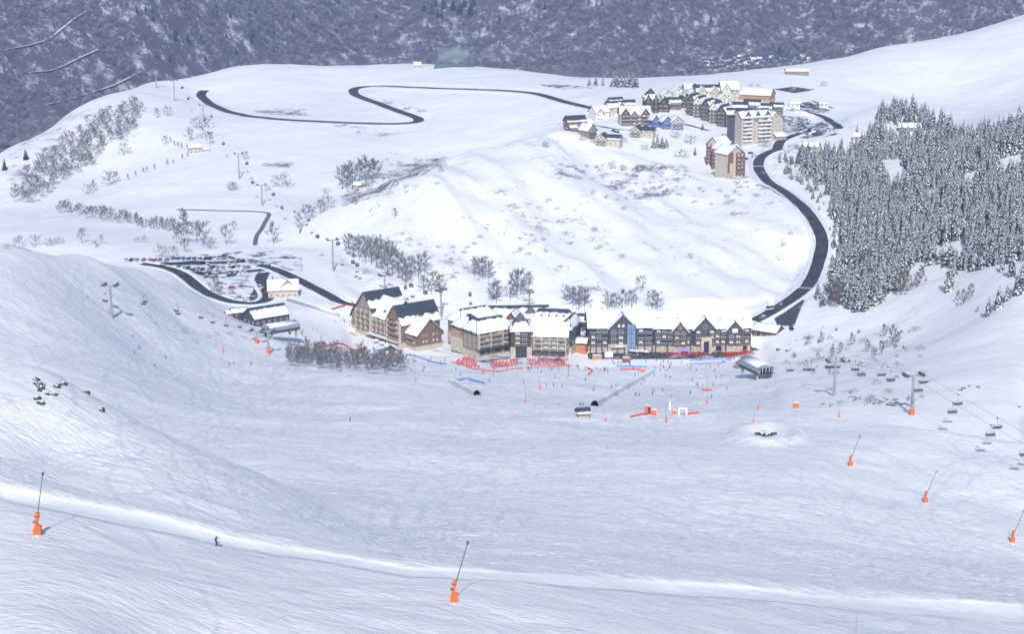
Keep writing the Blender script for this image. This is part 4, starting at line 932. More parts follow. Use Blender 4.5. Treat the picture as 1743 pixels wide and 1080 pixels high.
house(600, 320, 0, 6, 5, 2.4, 2.0, 'stone_barn', 'tiny stone barn half hidden behind tall bare trees', 'x', 'stone', ((0, 1), (0, 1)), storeys=1, cat='barn')
house(322, 262, 18, 11, 8, 5.2, 3.0, 'stone_farmhouse', 'lonely stone farmhouse on the far meadow', 'x', 'stone', ((0, 1), (0, 1)), storeys=2, cat='farmhouse', annex=[(11, 1, 6, 5, 3, 1.6, 'stone', ((0, 1), (0, 1)))])
house(705, 117, 0, 7, 5, 4.5, 2.5, 'stone_hut', 'small hut on the plateau skyline', 'x', 'cream', ((0, 1), (0, 1)), storeys=1, cat='hut')

# ---- upper village
DK = ('dark',); BL = ('dark', 'blind')
house(967, 222, 20, 15, 10, 6.5, 4, 'chalet', 'brown chalet with slate roof at the turning loop', 'x', 'redwood', ((.0, .25), (0, .3)), rail='redwood', annex=[(12, 1, 9, 9, 4.5, 3.2, 'cream', ((0, 1), (0, 1))), (0, -5, 6, 4, 2.6, 1.4, 'redwood', ((0, 1), (0, 1)))])
house(1001, 236, 34, 8, 12, 6, 4.6, 'chalet', 'A-frame chalet with a timber gable at the village edge', 'y', 'greywood', ((0, 1), (.1, .6)), rail='darkwood')
house(1013, 247, -18, 9, 10, 5.0, 3.6, 'chalet', 'pale chalet with split snow and slate roof below the village', 'y', 'cream', ((0, 1), (0, .2)), rail='greywood', annex=[(8.5, 1.5, 10, 8, 4.6, 3.2, 'cream', ((.0, .25), (0, .5)))])
house(1072, 233, -18, 9, 9, 4.8, 3.6, 'chalet', 'pale chalet with bare slate roof above the small firs', 'y', 'cream', ((0, 1), (0, .1)), rail='greywood', annex=[(8.5, 1.5, 9.5, 8, 4.4, 3.2, 'cream', ((.0, .1), (0, .5)))])
house(1014, 206, 30, 13, 11, 7, 4.6, 'chalet', 'blue-grey gabled chalet behind the turning loop', 'x', 'pale', ((0, 1), (0, .3)), style=BL, gable_front=[(3.5, 6, 6.4, 3.6, 'pale')])
house(1037, 198, 26, 15, 10, 7, 4.5, 'chalet', 'long snow-roofed chalet behind the timber gables', 'x', 'cream', ((0, .7), (0, .2)), style=BL, gable_front=[(11, 6, 7, 3.6, 'greywood')])
house(1040, 184, 24, 12, 8, 5, 3.4, 'chalet', 'slate-roofed chalet at the top of the hairpin road', 'x', 'cream', ((0, .5), (0, .3)))
house(1056, 214, 6, 24, 13, 9, 5.6, 'residence', 'large pale residence with three dark timber gables', 'x', 'cream', ((0, 1), (0, .5)), rail='darkwood', storeys=3, style=BL, gable_front=[(4, 6.5, 9, 4.4, 'darkwood'), (11, 5, 8, 3.4, 'redwood'), (20, 6, 9, 4.2, 'darkwood')])
house(1098, 193, 8, 11, 11, 12, 7.5, 'tower_house', 'dark tower house with a pointed slate roof', 'x', 'darkwood', ((0, .45), (0, .4), (.05, .3), (.05, .3)), hip=.98, storeys=3, base='stone', gable_front=[(2.4, 4.5, 11, 4, 'darkwood'), (8.6, 4.5, 11, 4, 'darkwood')])
house(1111, 217, 24, 5.5, 8, 6, 3.4, 'blue_chalet', 'narrow blue chalet against the pale residence', 'y', 'blue', ((0, 1), (0, 1)), rail='blue')
house(1128, 220, 18, 8, 8, 6, 3.8, 'blue_chalet', 'blue chalet in the middle of the blue row', 'y', 'blue', ((0, 1), (0, 1)), rail='blue')
house(1143, 221, 12, 10, 9, 6, 4.2, 'blue_chalet', 'wide blue and cream chalet at the lane end of the blue row', 'y', 'cream', ((0, 1), (0, 1)), rail='blue')
house(1127, 173, 14, 9, 9, 5.5, 4, 'chalet', 'pale green chalet at the upper end of the village', 'y', 'palegreen', ((0, 1), (0, .5)))
house(1146, 170, 14, 10, 10, 6.5, 4.6, 'chalet', 'chalet with green trim and twin snow gables on the top row', 'y', 'palegreen', ((0, 1), (0, .5)), gable_front=[(8, 5, 5, 2.6, 'palegreen')])
house(1166, 162, 10, 9, 9, 5.5, 4, 'chalet', 'small snow-roofed chalet on the skyline of the top row', 'x', 'cream', ((0, 1), (0, .5)))
house(1172, 172, 16, 10, 9, 5, 4.4, 'chalet', 'dark-gabled chalet in front of the long cream residence', 'y', 'cream', ((.2, 1), (0, .3)))
house(1186, 175, 6, 20, 12, 9.5, 5, 'residence', 'long cream residence with slate ridge on the top row', 'x', 'palegreen', ((0, .55), (0, .3)), storeys=3, style=BL, gable_front=[(4.5, 7, 9, 5, 'cream'), (15.5, 7, 9, 4.6, 'cream')])
house(1228, 180, 8, 15, 13, 14, 6, 'apartment_block', 'tallest cream apartment block with green trim on the top row', 'x', 'cream', ((0, 1), (0, .3)), storeys=4, style=BL, gable_front=[(4, 7, 13, 5, 'palegreen')])
house(1222, 181, 12, 11, 9, 4.5, 4.8, 'chalet', 'low chalet with green gable before the tall cream block', 'y', 'palegreen', ((.3, 1), (0, .6)))
v = house(1259, 171, -24, 27, 15, 5.5, 5.2, 'timber_hall', 'wide timber hall with a broad snow roof', 'x', 'wood', ((0, 1), (0, 1)), storeys=1, cat='hall', base='stone')
house(1298, 177, -10, 10, 8, 3.4, 2.4, 'timber_shed', 'snow-covered shed leaning on the timber hall', 'x', 'wood', ((0, 1), (0, 1)), storeys=1, cat='shed')
for (x, y, rot, W, Dp, e_, ri, ax, wl, lb) in [(1086,205,16,10,9,6,4,'y','greywood','grey timber chalet squeezed behind the large pale residence'),(1120,190,-10,9,9,6.5,4.2,'y','darkwood','dark chalet at the foot of the tower house'),(1137,186,12,11,8,5.5,3.8,'x','brown','brown chalet above the blue row'),(1153,183,8,10,8,5.5,3.8,'y','darkwood','dark gabled chalet left of the stepped terrace'),
    (1246,196,-14,12,9,6.5,4,'x','greywood','slate-roofed block behind the big cream apartments'),(1266,190,-10,13,9,6,4,'x','brown','brown block between timber hall and cream apartments'),(1288,196,-16,12,9,6,3.6,'x','darkwood','dark house behind the balcony stacks'),(1310,190,-12,11,8,4.5,3,'x','greywood','low house beside the village car park entrance'),(1062,190,14,10,8,5.5,3.6,'x','darkwood','dark-roofed chalet on the lane to the tower house'),(1176,164,10,10,8,6,4,'y','greywood','grey gable peeping over the top row')]:
    house(x, y, rot, W, Dp, e_, ri, 'chalet', lb, ax, wl, ((.0, .5), (0, .3)), rail='darkwood' if wl != 'brown' else 'redwood')
# stepped dark terrace of gabled apartments
for i, (x, y) in enumerate([(1168,195),(1180,199),(1193,204),(1207,209),(1220,214)]):
    nth = ('first and highest', 'second', 'third', 'fourth', 'fifth and lowest')[i]
    house(x, y, -30, 7.6, 13, 11.5, 5.4, 'terrace_block', nth+' dark timber block of the stepped terrace', 'y', 'darkwood' if i % 2 == 0 else 'pale', ((0, .9), (0, .7)), rail='darkwood', storeys=4, group='stepped dark terrace blocks', cat='apartment block')
# cream apartment block with rounded balconies
def block_cream():
    r = building(1240, 248, 'apartment_block', 'big cream apartment block with snowy balcony stacks and slate-clad side', 'apartment block')
    zb = at(1290, 246).z; r.location.z = zb
    p = at(1237, 246); st = BL
    v0 = Vol(r, p, -6, 17, 14, 21, 5, 'x', 'slate', snow=((.2, .7), (0, .5)), z0=-5)
    for k in range(6): v0.window('front', 6.2, 2+3*k, .9, 1.7, 'blind'); v0.window('front', 9.2, 2+3*k, .9, 1.7, 'blind')
    q = at(1262, 250); v1 = Vol(r, q, 24, 26, 14, 20.5, 5.5, 'x', 'cream', snow=((0, .8), (0, .5)), z0=-5)
    v1.bays('front', .6, 8.4, 2, [2.4+2.9*k for k in range(6)], 'white', 2.2, 2.0, st, None, 1, 1.6); v1.bays('front', 13.6, 25.4, 3, [2.4+2.9*k for k in range(6)], 'white', 2.2, 2.0, st, None, 1, 1.6)
    v1.grid('front', (11,), [2.6+2.9*k for k in range(6)], .9, 1.4)
    e = at(1308, 241); v2 = Vol(r, e, 34, 14, 15, 18, 5.5, 'y', 'cream', snow=((0, 1), (0, 1)), z0=-5); v2.grid('front', (3.5, 7, 10.5), [2.5+3*k for k in range(5)], .9, 1.2); v2.window('front', 7, 19, 1.2, 1.4)
    for (dx, w) in ((2, 6), (11, 5), (19, 6)):
        g = Vol(r, q+Vector((math.cos(R(24)), math.sin(R(24)), 0))*dx, 24, w, 9, 20.6, 4.4, 'y', 'green', snow=((.1, 1), (.1, 1)), z0=17, over=.5); g.window('front', w/2, 21.0, 1.2, 1.5)
    v3 = Vol(r, at(1322, 240), 30, 9, 9, 5, 2.5, 'x', 'stone', snow=((0, 1), (0, 1)), z0=-4); v3.grid('front', (2.5, 6), (1.5,), 1.4, 1.6)
block_cream()
def block_low():
    r = building(1205, 284, 'apartment_block', 'brown and cream apartment block at the bend of the valley road', 'apartment block')
    p = at(1204, 283); r.location.z = at(1238, 300).z+1.0; zr = r.location.z
    for i in range(3):
        q = at(1203+10*i, 280+8*i); v0 = Vol(r, q, -38, 10.5, 15, 14.0, 5.0, 'x' if i == 1 else 'y', 'cream', snow=((0, 1), (0, 1)), z0=-9, lift=q.z-zr+1.5)
        v0.bays('front', .5, 10.0, 3, [.8+2.7*k for k in range(5)], 'brown', 2.2, 1.9, BL, 'redwood', 1, 1.5)
    e = at(1238, 303); v1 = Vol(r, e, 33, 14, 14, 15.5, 5.2, 'y', 'cream', snow=((0, 1), (0, 1)), z0=-6)
    v1.bays('front', 7.6, 14.2, 2, [1.4+2.8*k for k in range(5)], 'brown', 2.2, 2.0, BL, 'redwood', 1, 1.5); v1.box('red_panel', .2, 5.0, -.12, -.02, 9.0, 16.5, 'redwood'); v1.box('red_panel', -.05, 2.0, -.14, -.03, 2.0, 9.0, 'redwood'); v1.grid('front', (4.6,), [2+2.8*k for k in range(4)], .7, 1.0)
    v1.box('gable_truss', 7.0, 13.4, -.5, -.1, 15.4, 15.8, 'redwood')
block_low()
# houses half buried near the car parks on the right
house(1344, 182, -10, 9, 7, 3.2, 1.6, 'site_cabin', 'small white cabin with dark windows near the snowy yard', 'x', 'white', ((0, 1), (0, 1)), storeys=1, cat='cabin')
house(1395, 182, 5, 8, 6, 2.6, 1.4, 'site_cabin', 'low cabin beside the snow bank near the yard', 'x', 'pale', ((0, 1), (0, 1)), storeys=1, cat='cabin')
house(1452, 240, -14, 12, 8, 3.4, 2.6, 'snowed_in_house', 'snowed-in house roof among the firs', 'x', 'cream', ((0, 1), (0, 1)), storeys=1)
house(1362, 256, -20, 13, 8, 3.4, 2.8, 'snowed_in_house', 'snow-roofed house beside the valley road bend', 'x', 'stone', ((0, 1), (0, 1)), storeys=1)
house(1530, 225, -5, 16, 9, 3.6, 2.8, 'snowed_in_house', 'long snow-roofed house between forest and white hill', 'x', 'greywood', ((0, 1), (0, 1)), storeys=1)
house(1338, 127, 0, 22, 9, 3.4, 2.4, 'long_barn', 'long low barn on the skyline below the white hill', 'x', 'greywood', ((0, 1), (0, 1)), storeys=1, cat='barn')
# the old village down in the valley
vp = poly_points([(1190,108),(1240,100),(1300,97),(1385,100),(1388,110),(1300,112),(1240,122),(1200,124)], 9, 5.0)
hp = None
for i, q in enumerate(vp):
    p = at(*q)
    if p is None: continue
    W = random.uniform(7, 12); Dp = random.uniform(6, 9)
    o = empty('village_house', p, random.uniform(-.5, .5)); tag(o, 'tiny house of the old village on the valley floor', 'house', 'old village houses')
    b = MB(); b.extr([(0, 0, -3), (0, 0, 6), (0, Dp/2, 9.5), (0, Dp, 6), (0, Dp, -3)][::-1], (0, 0, 0), (W, 0, 0)); b.build('wall', [random.choice([M['pale'], M['cream'], M['stone'], M['concrete']])], o)
    b = MB()
    for s_ in (0, 1):
        y0, y1 = ((-.6, Dp/2), (Dp/2, Dp+.6))[s_]; z0, z1 = ((5.6, 9.6), (9.6, 5.6))[s_]
        b.extr([(-.5, y0, z0), (W+.5, y0, z0), (W+.5, y1, z1), (-.5, y1, z1)], (0, 0, 0), (0, 0, .4), 0)
    b.build('roof', [random.choice([M['slate'], M['slate'], M['slate'], M['canvas']])], o)
# ------------------------------------------------------------------ snow guns
def gun_meshes():
    lo = MB(); lo.extr([(-.62, -.5, -.6), (.6, -.5, -.6), (.74, -.5, 1.5), (.1, -.5, 1.75), (-.5, -.5, 1.1)], (0, 0, 0), (0, 1.0, 0))
    up = MB(); up.extr([(-.38, -.35, 1.1), (.10, -.35, 1.55), (.62, -.35, 3.7), (-.02, -.35, 3.75)], (0, 0, 0), (0, .7, 0))
    st = MB(); st.box(-.45, .3, -.38, .38, 2.2, 2.36); st.box(-.2, .55, -.38, .38, 3.1, 3.26)
    ln = MB(); ln.tube((0, 0, 3.4), (0, 0, 10.2), .085, .055, 6); hd = MB(); hd.tube((0, 0, 10.1), (0, 0, 10.65), .16, .13, 6); hd.box(-.22, .22, -.1, .1, 10.3, 10.45)
    sn = MB()
    for i in range(8):
        a = i*.785; b = a+.785; sn.poly([(1.3*math.cos(a), 1.3*math.sin(a), -.5), (1.3*math.cos(b), 1.3*math.sin(b), -.5), (.35*math.cos(b), .35*math.sin(b), .35), (.35*math.cos(a), .35*math.sin(a), .35)])
    return lo.mesh('lower_pad', [M['orange']]), up.mesh('upper_pad', [M['orange']]), st.mesh('strap', [M['darksteel']]), ln.mesh('lance', [M['darksteel']]), hd.mesh('nozzle_head', [M['darksteel']]), sn.mesh('snow_collar', [M['roof_snow']], True)
GUN = gun_meshes()
def snow_gun(px, py, hpx, label, lean=14, full=True, yaw=0):
    p = at(px, py); s = hpx/(FPX/project(p)[2])/10.3
    o = empty('snow_gun', p, R(yaw)); o.scale = (s, s, s); tag(o, label, 'snow gun', 'snow guns along the pistes')
    link('lower_pad', GUN[0], o); link('upper_pad', GUN[1], o)
    if full: link('strap', GUN[2], o); link('snow_collar', GUN[5], o)
    for g in GUN[3:5]:
        c = link(g.name.split('.')[0], g, o); c.matrix_local = Matrix.Translation((0, 0, 2.0))@Matrix.Rotation(R(lean), 4, 'Y')@Matrix.Translation((0, 0, -2.0))
for a in [(63,912,110,'orange padded snow lance in the lower corner with a long shadow',10),(772,1027,110,'orange padded snow lance closest to the camera',16),(1447,795,56,'snow lance on the piste bend below the ring of rocks',19),(1575,857,58,'snow lance halfway down the right-hand piste',20),(1723,925,60,'snow lance at the far edge of the right-hand piste',20)]: snow_gun(*a[:3], a[3], a[4])
for a in [(894,686,30,'snow lance left of the flat training slope'),(919,664,24,'upper snow lance on the training slope'),(820,638,22,'snow lance before the residence terrace'),(847,634,14,'small snow lance by the residence terrace'),(967,641,22,'snow lance below the crowd'),(1031,718,22,'snow lance beside the log hut'),(1134,720,28,'leaning snow lance below the white arch'),(1203,667,26,'upper snow lance on the open piste'),(1204,688,24,'lower snow lance on the open piste'),(1291,697,22,'snow lance at the lip above the ring of rocks'),(1282,720,22,'snow lance just above the ring of rocks'),(1428,711,26,'snow lance left of the near chairlift tower'),(379,598,20,'snow lance beside the left chairlift queue'),(997,678,14,'snow lance near the conveyor foot')]:
    snow_gun(*a, lean=random.uniform(-12, 14), full=False, yaw=random.uniform(-30, 30))

# ------------------------------------------------------------------ lifts
def vpipe(name, P, r, m, parent=None, n=6):
    b = MB(); b.path([tuple(p) for p in P], r, n); return b.build(name, [m], parent)
def lift_tower(px, py, hpx, label, yaw=0, arm=5.6, pad=False, name='lift_tower', group='chairlift towers', P=None, H=None):
    p = P if P is not None else at(px, py); H = H if H else hpx/(FPX/project(p)[2])/.97
    o = empty(name, p, R(yaw)); tag(o, label, 'lift tower', group)
    b = MB(); b.tube((0, 0, -1.5), (0, 0, H), .62, .42, 10); b.build('pole', [M['steel']], o)
    b = MB(); b.box(-arm/2-.4, arm/2+.4, -.3, .3, H-.2, H+.35); b.build('crossarm', [M['steel']], o)
    for sx in (-1, 1):
        x = sx*arm/2; b = MB(); b.box(x-.14, x+.14, -2.4, 2.4, H+.35, H+.65)
        for k in range(6): b.tube((x-.2, -2.1+.84*k, H+.75), (x+.2, -2.1+.84*k, H+.75), .36, .36, 8)
        b.build('sheave_train', [M['darksteel']], o)
        b = MB()
        for y in (-2.2, 2.2):
            b.tube((x-.7*sx, y, H+.4), (x-.7*sx, y, H+1.7), .07, .07, 4); b.tube((x+.7*sx, y, H+.4), (x+.7*sx, y, H+1.7), .07, .07, 4)
        b.box(x-.75, x+.75, -2.3, 2.3, H+.22, H+.3); b.tube((x+.7*sx, -2.2, H+1.6), (x+.7*sx, 2.2, H+1.6), .07, .07, 4); b.build('catwalk', [M['steel']], o)
    if pad:
        b = MB(); b.tube((0, 0, -.8), (0, 0, 2.3), .95, .9, 10); b.build('base_pad', [M['orange']], o)
    return o, H
def chair_meshes(w=3.2):
    h = MB(); h.tube((0, 0, 0), (0, 0, -.9), .1, .1, 5); h.tube((0, 0, -.9), (0, .35, -2.2), .07, .07, 5); h.tube((-w/2, .35, -2.2), (w/2, .35, -2.2), .1, .1, 5)
    for s in (-1, 1): h.tube((s*w/2, .35, -2.2), (s*w/2, .3, -3.4), .1, .1, 5); h.tube((s*w/2, .3, -3.4), (s*w/2, -.45, -3.5), .06, .06, 5)
    st = MB(); st.box(-w/2, w/2, -.45, .2, -3.55, -3.4); bk = MB(); bk.box(-w/2, w/2, .2, .3, -3.35, -2.75)
    sb = MB(); sb.tube((-w/2, -.5, -3.0), (w/2, -.5, -3.0), .05, .05, 4); sb.tube((-w/2, .3, -2.4), (-w/2, -.5, -3.0), .05, .05, 4); sb.tube((w/2, .3, -2.4), (w/2, -.5, -3.0), .05, .05, 4); sb.tube((-w/2, -.6, -3.9), (w/2, -.6, -3.9), .05, .05, 4)
    g = MB(); g.box(-.15, .15, -.35, .35, -.12, .18)
    return [(n, b.mesh(n, [M[m]])) for n, b, m in (('hanger', h, 'steel'), ('seat', st, 'darksteel'), ('backrest', bk, 'darksteel'), ('safety_bar', sb, 'steel'), ('grip', g, 'darksteel'))]
CHAIR6 = chair_meshes(3.2); CHAIR4 = chair_meshes(2.3)
def hang_chair(p, yaw, label, group, kit):
    o = empty('lift_chair', p, yaw); tag(o, label, 'chairlift chair', group)
    for n, me in kit: link(n, me, o)
    return o
def cable(name, P, label, group, sag=.012, r=.05):
    pts = []
    for a, b in zip(P[:-1], P[1:]):
        L = (Vector(b)-Vector(a)).length
        for k in range(14): t = k/14; q = Vector(a).lerp(Vector(b), t); q.z -= 4*sag*L*t*(1-t); pts.append(q)
    pts.append(Vector(P[-1])); o = vpipe(name, pts, r, M['cable'], None, 4); tag(o, label, 'cable', group); return pts
def along(pts, px):
    """point of a cable that stands at photo column px"""
    for a, b in zip(pts[:-1], pts[1:]):
        xa, xb = project(a)[0], project(b)[0]
        if min(xa, xb) <= px <= max(xa, xb):
            t = (px-xa)/((xb-xa) or 1e-6); return a.lerp(b, t)
    return None
# six-seat lift on the right
pb = at(1420, 672); pn = at(1552, 706); p3 = at(1850, 890); ps = at(1303, 640)
d1 = math.degrees(math.atan2(pn.y-pb.y, pn.x-pb.x))-90; d2 = math.degrees(math.atan2(p3.y-pn.y, p3.x-pn.x))-90
H1 = lift_tower(1420, 674, 57, 'grey chairlift tower farther down beside the stream', d1, 6)[1]; H2 = lift_tower(1552, 707, 66, 'grey chairlift tower with an orange base pad', d2, 6, True)[1]; H3 = lift_tower(0, 0, 0, 'chairlift tower up the line beyond the picture edge', d2, 6, P=p3, H=13.5)[1]
def off(p, yaw, dx, h): y = R(yaw); return Vector((p.x+math.cos(y)*dx, p.y+math.sin(y)*dx, p.z+h))
RA = [off(ps, d1, -3, 6.0), off(pb, d1, -3, H1+1.1), off(pn, d2, -3, H2+1.1), off(p3, d2, -3, 14.6)]; RB = [off(ps, d1, 3, 6.0), off(pb, d1, 3, H1+1.1), off(pn, d2, 3, H2+1.1), off(p3, d2, 3, 14.6)]
ca = cable('haul_cable', RA, 'uphill haul cable of the six-seat chairlift', 'six-seat lift cables', .006); cb = cable('haul_cable', RB, 'downhill haul cable of the six-seat chairlift', 'six-seat lift cables', .006)
up_is_a = project(off(pn, d2, -3, H2))[0] < project(off(pn, d2, 3, H2))[0]
for pts, xs, nm in ((ca, (1345, 1381, 1424, 1456, 1501, 1572, 1631, 1698, 1760), 'on the near cable'), (cb, (1374, 1412, 1467, 1517, 1564, 1622, 1687, 1745), 'on the far cable')):
    for i, x in enumerate(xs):
        q = along(pts, x)
        if q is not None: hang_chair(q, R(d1 if x < 1552 else d2)+math.pi*(nm.endswith('far cable')), f'empty six-seat lift chair {nm}, number {i+1} counted from the station', 'chairs of the six-seat lift', CHAIR6)
def station(px, py, yaw, W, L, H, label, side='navy'):
    p = at(px, py); o = empty('lift_station', p, R(yaw)); tag(o, label, 'lift station')
    prof = [(W/2*math.cos(a), 0, 3.4+(H-3.4)*math.sin(a)) for a in [math.pi*k/10 for k in range(11)]]
    b = MB(); b.extr(prof, (0, 0, 0), (0, L, 0)); ro = b.build('roof', [M['steel']], o)
    prof2 = [(x*1.03, .8, z+.3) for x, y, z in prof[2:9]] + [(x, .8, z+.02) for x, y, z in prof[2:9]][::-1]
    b = MB(); b.extr(prof2, (0, 0, 0), (0, L-1.0, 0)); b.build('snow_cover', [M['roof_snow']], ro, True)
    b = MB(); b.box(-W/2, W/2, .4, L-.3, 2.0, 3.45); b.build('machine_body', [M[side]], o)
    b = MB(); b.box(-W/2+.6, W/2-.6, -.12, .4, 2.0, H-1.2); b.build('front_opening', [M['glass']], o)
    for x in (-W/2+1.2, W/2-1.2):
        for y in (2.0, L-2.0):
            b = MB(); b.box(x-.45, x+.45, y-.45, y+.45, -1.5, 2.0); b.build('pillar', [M['concrete']], o)
    b = MB(); b.tube((0, -1.4, 2.5), (0, -1.4, 2.9), 2.4, 2.4, 18); b.build('bullwheel', [M['darksteel']], o)
    for k in range(7):
        a = math.pi*(k+.5)/7; b = MB(); x = W/2*.9*math.cos(a); z = 3.3+(H-3.4)*.9*math.sin(a); b.box(x-.08, x+.08, -.2, -.13, 2.6, z); b.build('front_mullion', [M['white']], o)
    return o
station(1303, 645, 22, 9, 18, 6.4, 'barrel-roofed chairlift station at the foot of the right piste')
station(452, 574, -52, 8.5, 18, 6.0, 'barrel-roofed chairlift station below the lift garage')
# quad lift on the left
pl = at(190, 542); pt2 = at(457, 602); pst = at(452, 574); p0 = Vector((pl.x-150, pl.y-80, 0)); p0.z = zat(p0.x, p0.y)
dl = math.degrees(math.atan2(pl.y-pst.y, pl.x-pst.x))-90
HL = lift_tower(190, 541, 53, 'tall chairlift tower on the left-hand slope', dl, 5.2)[1]; lift_tower(457, 603, 38, 'short chairlift tower with orange foot beside the left station', dl, 5.2, True); lift_tower(437, 585, 20, 'low portal tower touching the left station', dl, 5.2, True)
H0 = lift_tower(0, 0, 0, 'chairlift tower up the left line beyond the picture edge', dl, 5.2, P=p0, H=13)[1]
for sx, nm, xs in ((-2.6, 'uphill', (24, 60, 130, 179, 247, 300, 342, 408)), (2.6, 'downhill', (34, 109, 150, 244, 303, 362, 385))):
    pts = cable('haul_cable', [off(p0, dl, sx, H0+1.1), off(pl, dl, sx, HL+1.1), off(pst, dl, sx, 5.5)], f'{nm} haul cable of the quad chairlift', 'quad lift cables', .008)
    for i, x in enumerate(xs):
        q = along(pts, x)
        if q is not None: hang_chair(q, R(dl), f'small quad lift chair on the {nm} cable, number {i+1} counted from the picture edge', 'chairs of the quad lift', CHAIR4)
# gondola across the valley
GT = [(901,526,28,True),(751,540,44,False),(655,500,30,False),(567,462,52,False),(510,398,36,False),(446,350,34,False),(407,305,42,False),(346,200,20,False),(297,172,34,False),(266,150,24,False)]
tops = []
for i, (x, y, h, dbl) in enumerate(GT):
    nth = ('first', 'second', 'third', 'fourth', 'fifth', 'sixth', 'seventh', 'eighth', 'ninth', 'tenth')[i]
    q = at(*GT[min(i+1, len(GT)-1)][:2]); p = at(x, y); pr = at(*GT[max(i-1, 0)][:2]); yw = math.degrees(math.atan2(q.y-pr.y, q.x-pr.x))-90
    o, H = lift_tower(x, y, h, f'{nth} gondola tower counted from the hotels', yw, 6.0, name='gondola_tower', group='gondola towers'); tops.append((p, yw, H))
for sx, nm in ((-3, 'outbound'), (3, 'inbound')):
    pts = cable('gondola_cable', [off(p, yw, sx, H+1.1) for p, yw, H in tops], f'{nm} gondola cable over the valley', 'gondola cables', .01, .04)
    for i, x in enumerate((840, 724, 690, 608, 601, 540, 480, 430, 380, 320) if sx < 0 else (800, 700, 602, 575, 525, 465, 420, 360, 310)):
        q = along(pts, x)
        if q is None: continue
        o = empty('gondola_cabin', q, random.uniform(0, 3)); tag(o, f'dark gondola cabin on the {nm} cable, number {i+1} counted from the hotels', 'gondola cabin', 'gondola cabins')
        b = MB(); b.tube((0, 0, 0), (0, 0, -2.0), .07, .07, 5); b.build('hanger', [M['steel']], o)
        b = MB(); b.extr([(-.9, -.9, -4.0), (.9, -.9, -4.0), (1.05, -.9, -3.0), (.75, -.9, -2.0), (-.75, -.9, -2.0), (-1.05, -.9, -3.0)], (0, 0, 0), (0, 1.8, 0)); b.build('body', [M['darksteel']], o)
        b = MB(); b.box(-.95, .95, -.93, .93, -3.2, -2.4); b.build('windows', [M['curtain']], o)
# covered conveyors
def conveyor(A, B, label, ribs=True, m='canvas', w=1.7, h=2.4):
    P = [at(A[0]+(B[0]-A[0])*t/14, A[1]+(B[1]-A[1])*t/14) for t in range(15)]; P = [p for p in P if p is not None]
    o = empty('covered_conveyor', P[0]); tag(o, label, 'conveyor'); b = MB(); sn = MB(); prof = [(w*math.cos(a), h*math.sin(a)**.8 if math.sin(a) > 0 else 0) for a in [math.pi*k/8 for k in range(9)]]
    rows = []
    for i, p in enumerate(P):
        q = P[min(i+1, len(P)-1)]; r0 = P[max(i-1, 0)]; t = Vector((q.x-r0.x, q.y-r0.y, 0)).normalized(); s = Vector((t.y, -t.x, 0))
        rows.append(([Vector(p)-Vector(P[0])+s*x+Vector((0, 0, z-.2)) for x, z in prof], s))
    for k_, (mb, lo, hi, up) in enumerate(((b, 0, 8, 0), (sn, 2, 6, .16))):
        for i in range(len(rows)-1):
            for j in range(lo, hi): mb.poly([rows[i][0][j]+Vector((0, 0, up)), rows[i][0][j+1]+Vector((0, 0, up)), rows[i+1][0][j+1]+Vector((0, 0, up)), rows[i+1][0][j]+Vector((0, 0, up))])
    cv = b.build('cover', [M[m]], o, True); sn.build('snow_strip', [M['roof_snow']], cv, True)
    L = (P[-1]-P[0]).length; n = int(L/2.2)
    for k in range(n+1):
        t = k/n*(len(rows)-1); i = min(int(t), len(rows)-2); f = t-i; c = [rows[i][0][j].lerp(rows[i+1][0][j], f) for j in range(9)]
        r = MB()
        for j in (0, 1, 6, 7): r.tube(c[j]*1.0+Vector((0, 0, .04)), c[j+1]+Vector((0, 0, .04)), .13, .13, 4)
        if ribs: r.build('rib', [M['steel']], o)
conveyor((1012,692), (1110,634), 'long covered conveyor climbing the beginners slope', m='fabric'); conveyor((769,652), (812,674), 'short covered conveyor below the residence', m='fabric'); conveyor((492,512), (578,538), 'grey covered conveyor beside the pale ski house', m='steel')

# ------------------------------------------------------------------ cars
def car_kit(L=4.2, W=1.8, H=1.5):
    b = MB(); b.extr([(-W/2, -L/2, .3), (-W/2, -L/2, .85), (-W/2, -L/2+1.0, .98), (-W/2, L/2-.1, .98), (-W/2, L/2, .8), (-W/2, L/2, .3)], (0, 0, 0), (W, 0, 0))
    b.extr([(-W/2+.12, -L/2+1.5, H-.08), (-W/2+.12, -L/2+1.6, H), (-W/2+.12, L/2-.7, H), (-W/2+.12, L/2-.6, H-.08)], (0, 0, 0), (W-.24, 0, 0))
    g = MB(); g.extr([(-W/2+.1, -L/2+.9, .98), (-W/2+.1, -L/2+1.55, H-.09), (-W/2+.1, L/2-.62, H-.09), (-W/2+.1, L/2-.15, .98)], (0, 0, 0), (W-.2, 0, 0))
    w = MB(); w.tube((-.11, 0, 0), (.11, 0, 0), .33, .33, 10)
    s = MB(); s.box(-W/2+.15, W/2-.15, -L/2+1.55, L/2-.65, H+.01, H+.22)
    return b.mesh('body', [M['white']]), g.mesh('windows', [M['glass']]), w.mesh('wheel', [M['tyre']]), s.mesh('snow_cap', [M['roof_snow']])
CAR = car_kit(); VAN = car_kit(5.4, 2.0, 2.3)
PAINT = {n: mat('car_paint_'+n, c, .25, spec=.6) for n, c in (('white', (.75, .76, .78)), ('grey', (.22, .23, .25)), ('black', (.02, .021, .025)), ('red', (.55, .03, .025)), ('blue', (.03, .07, .22)), ('silver', (.45, .47, .5)), ('green', (.04, .14, .09)))}
_bodies = {}
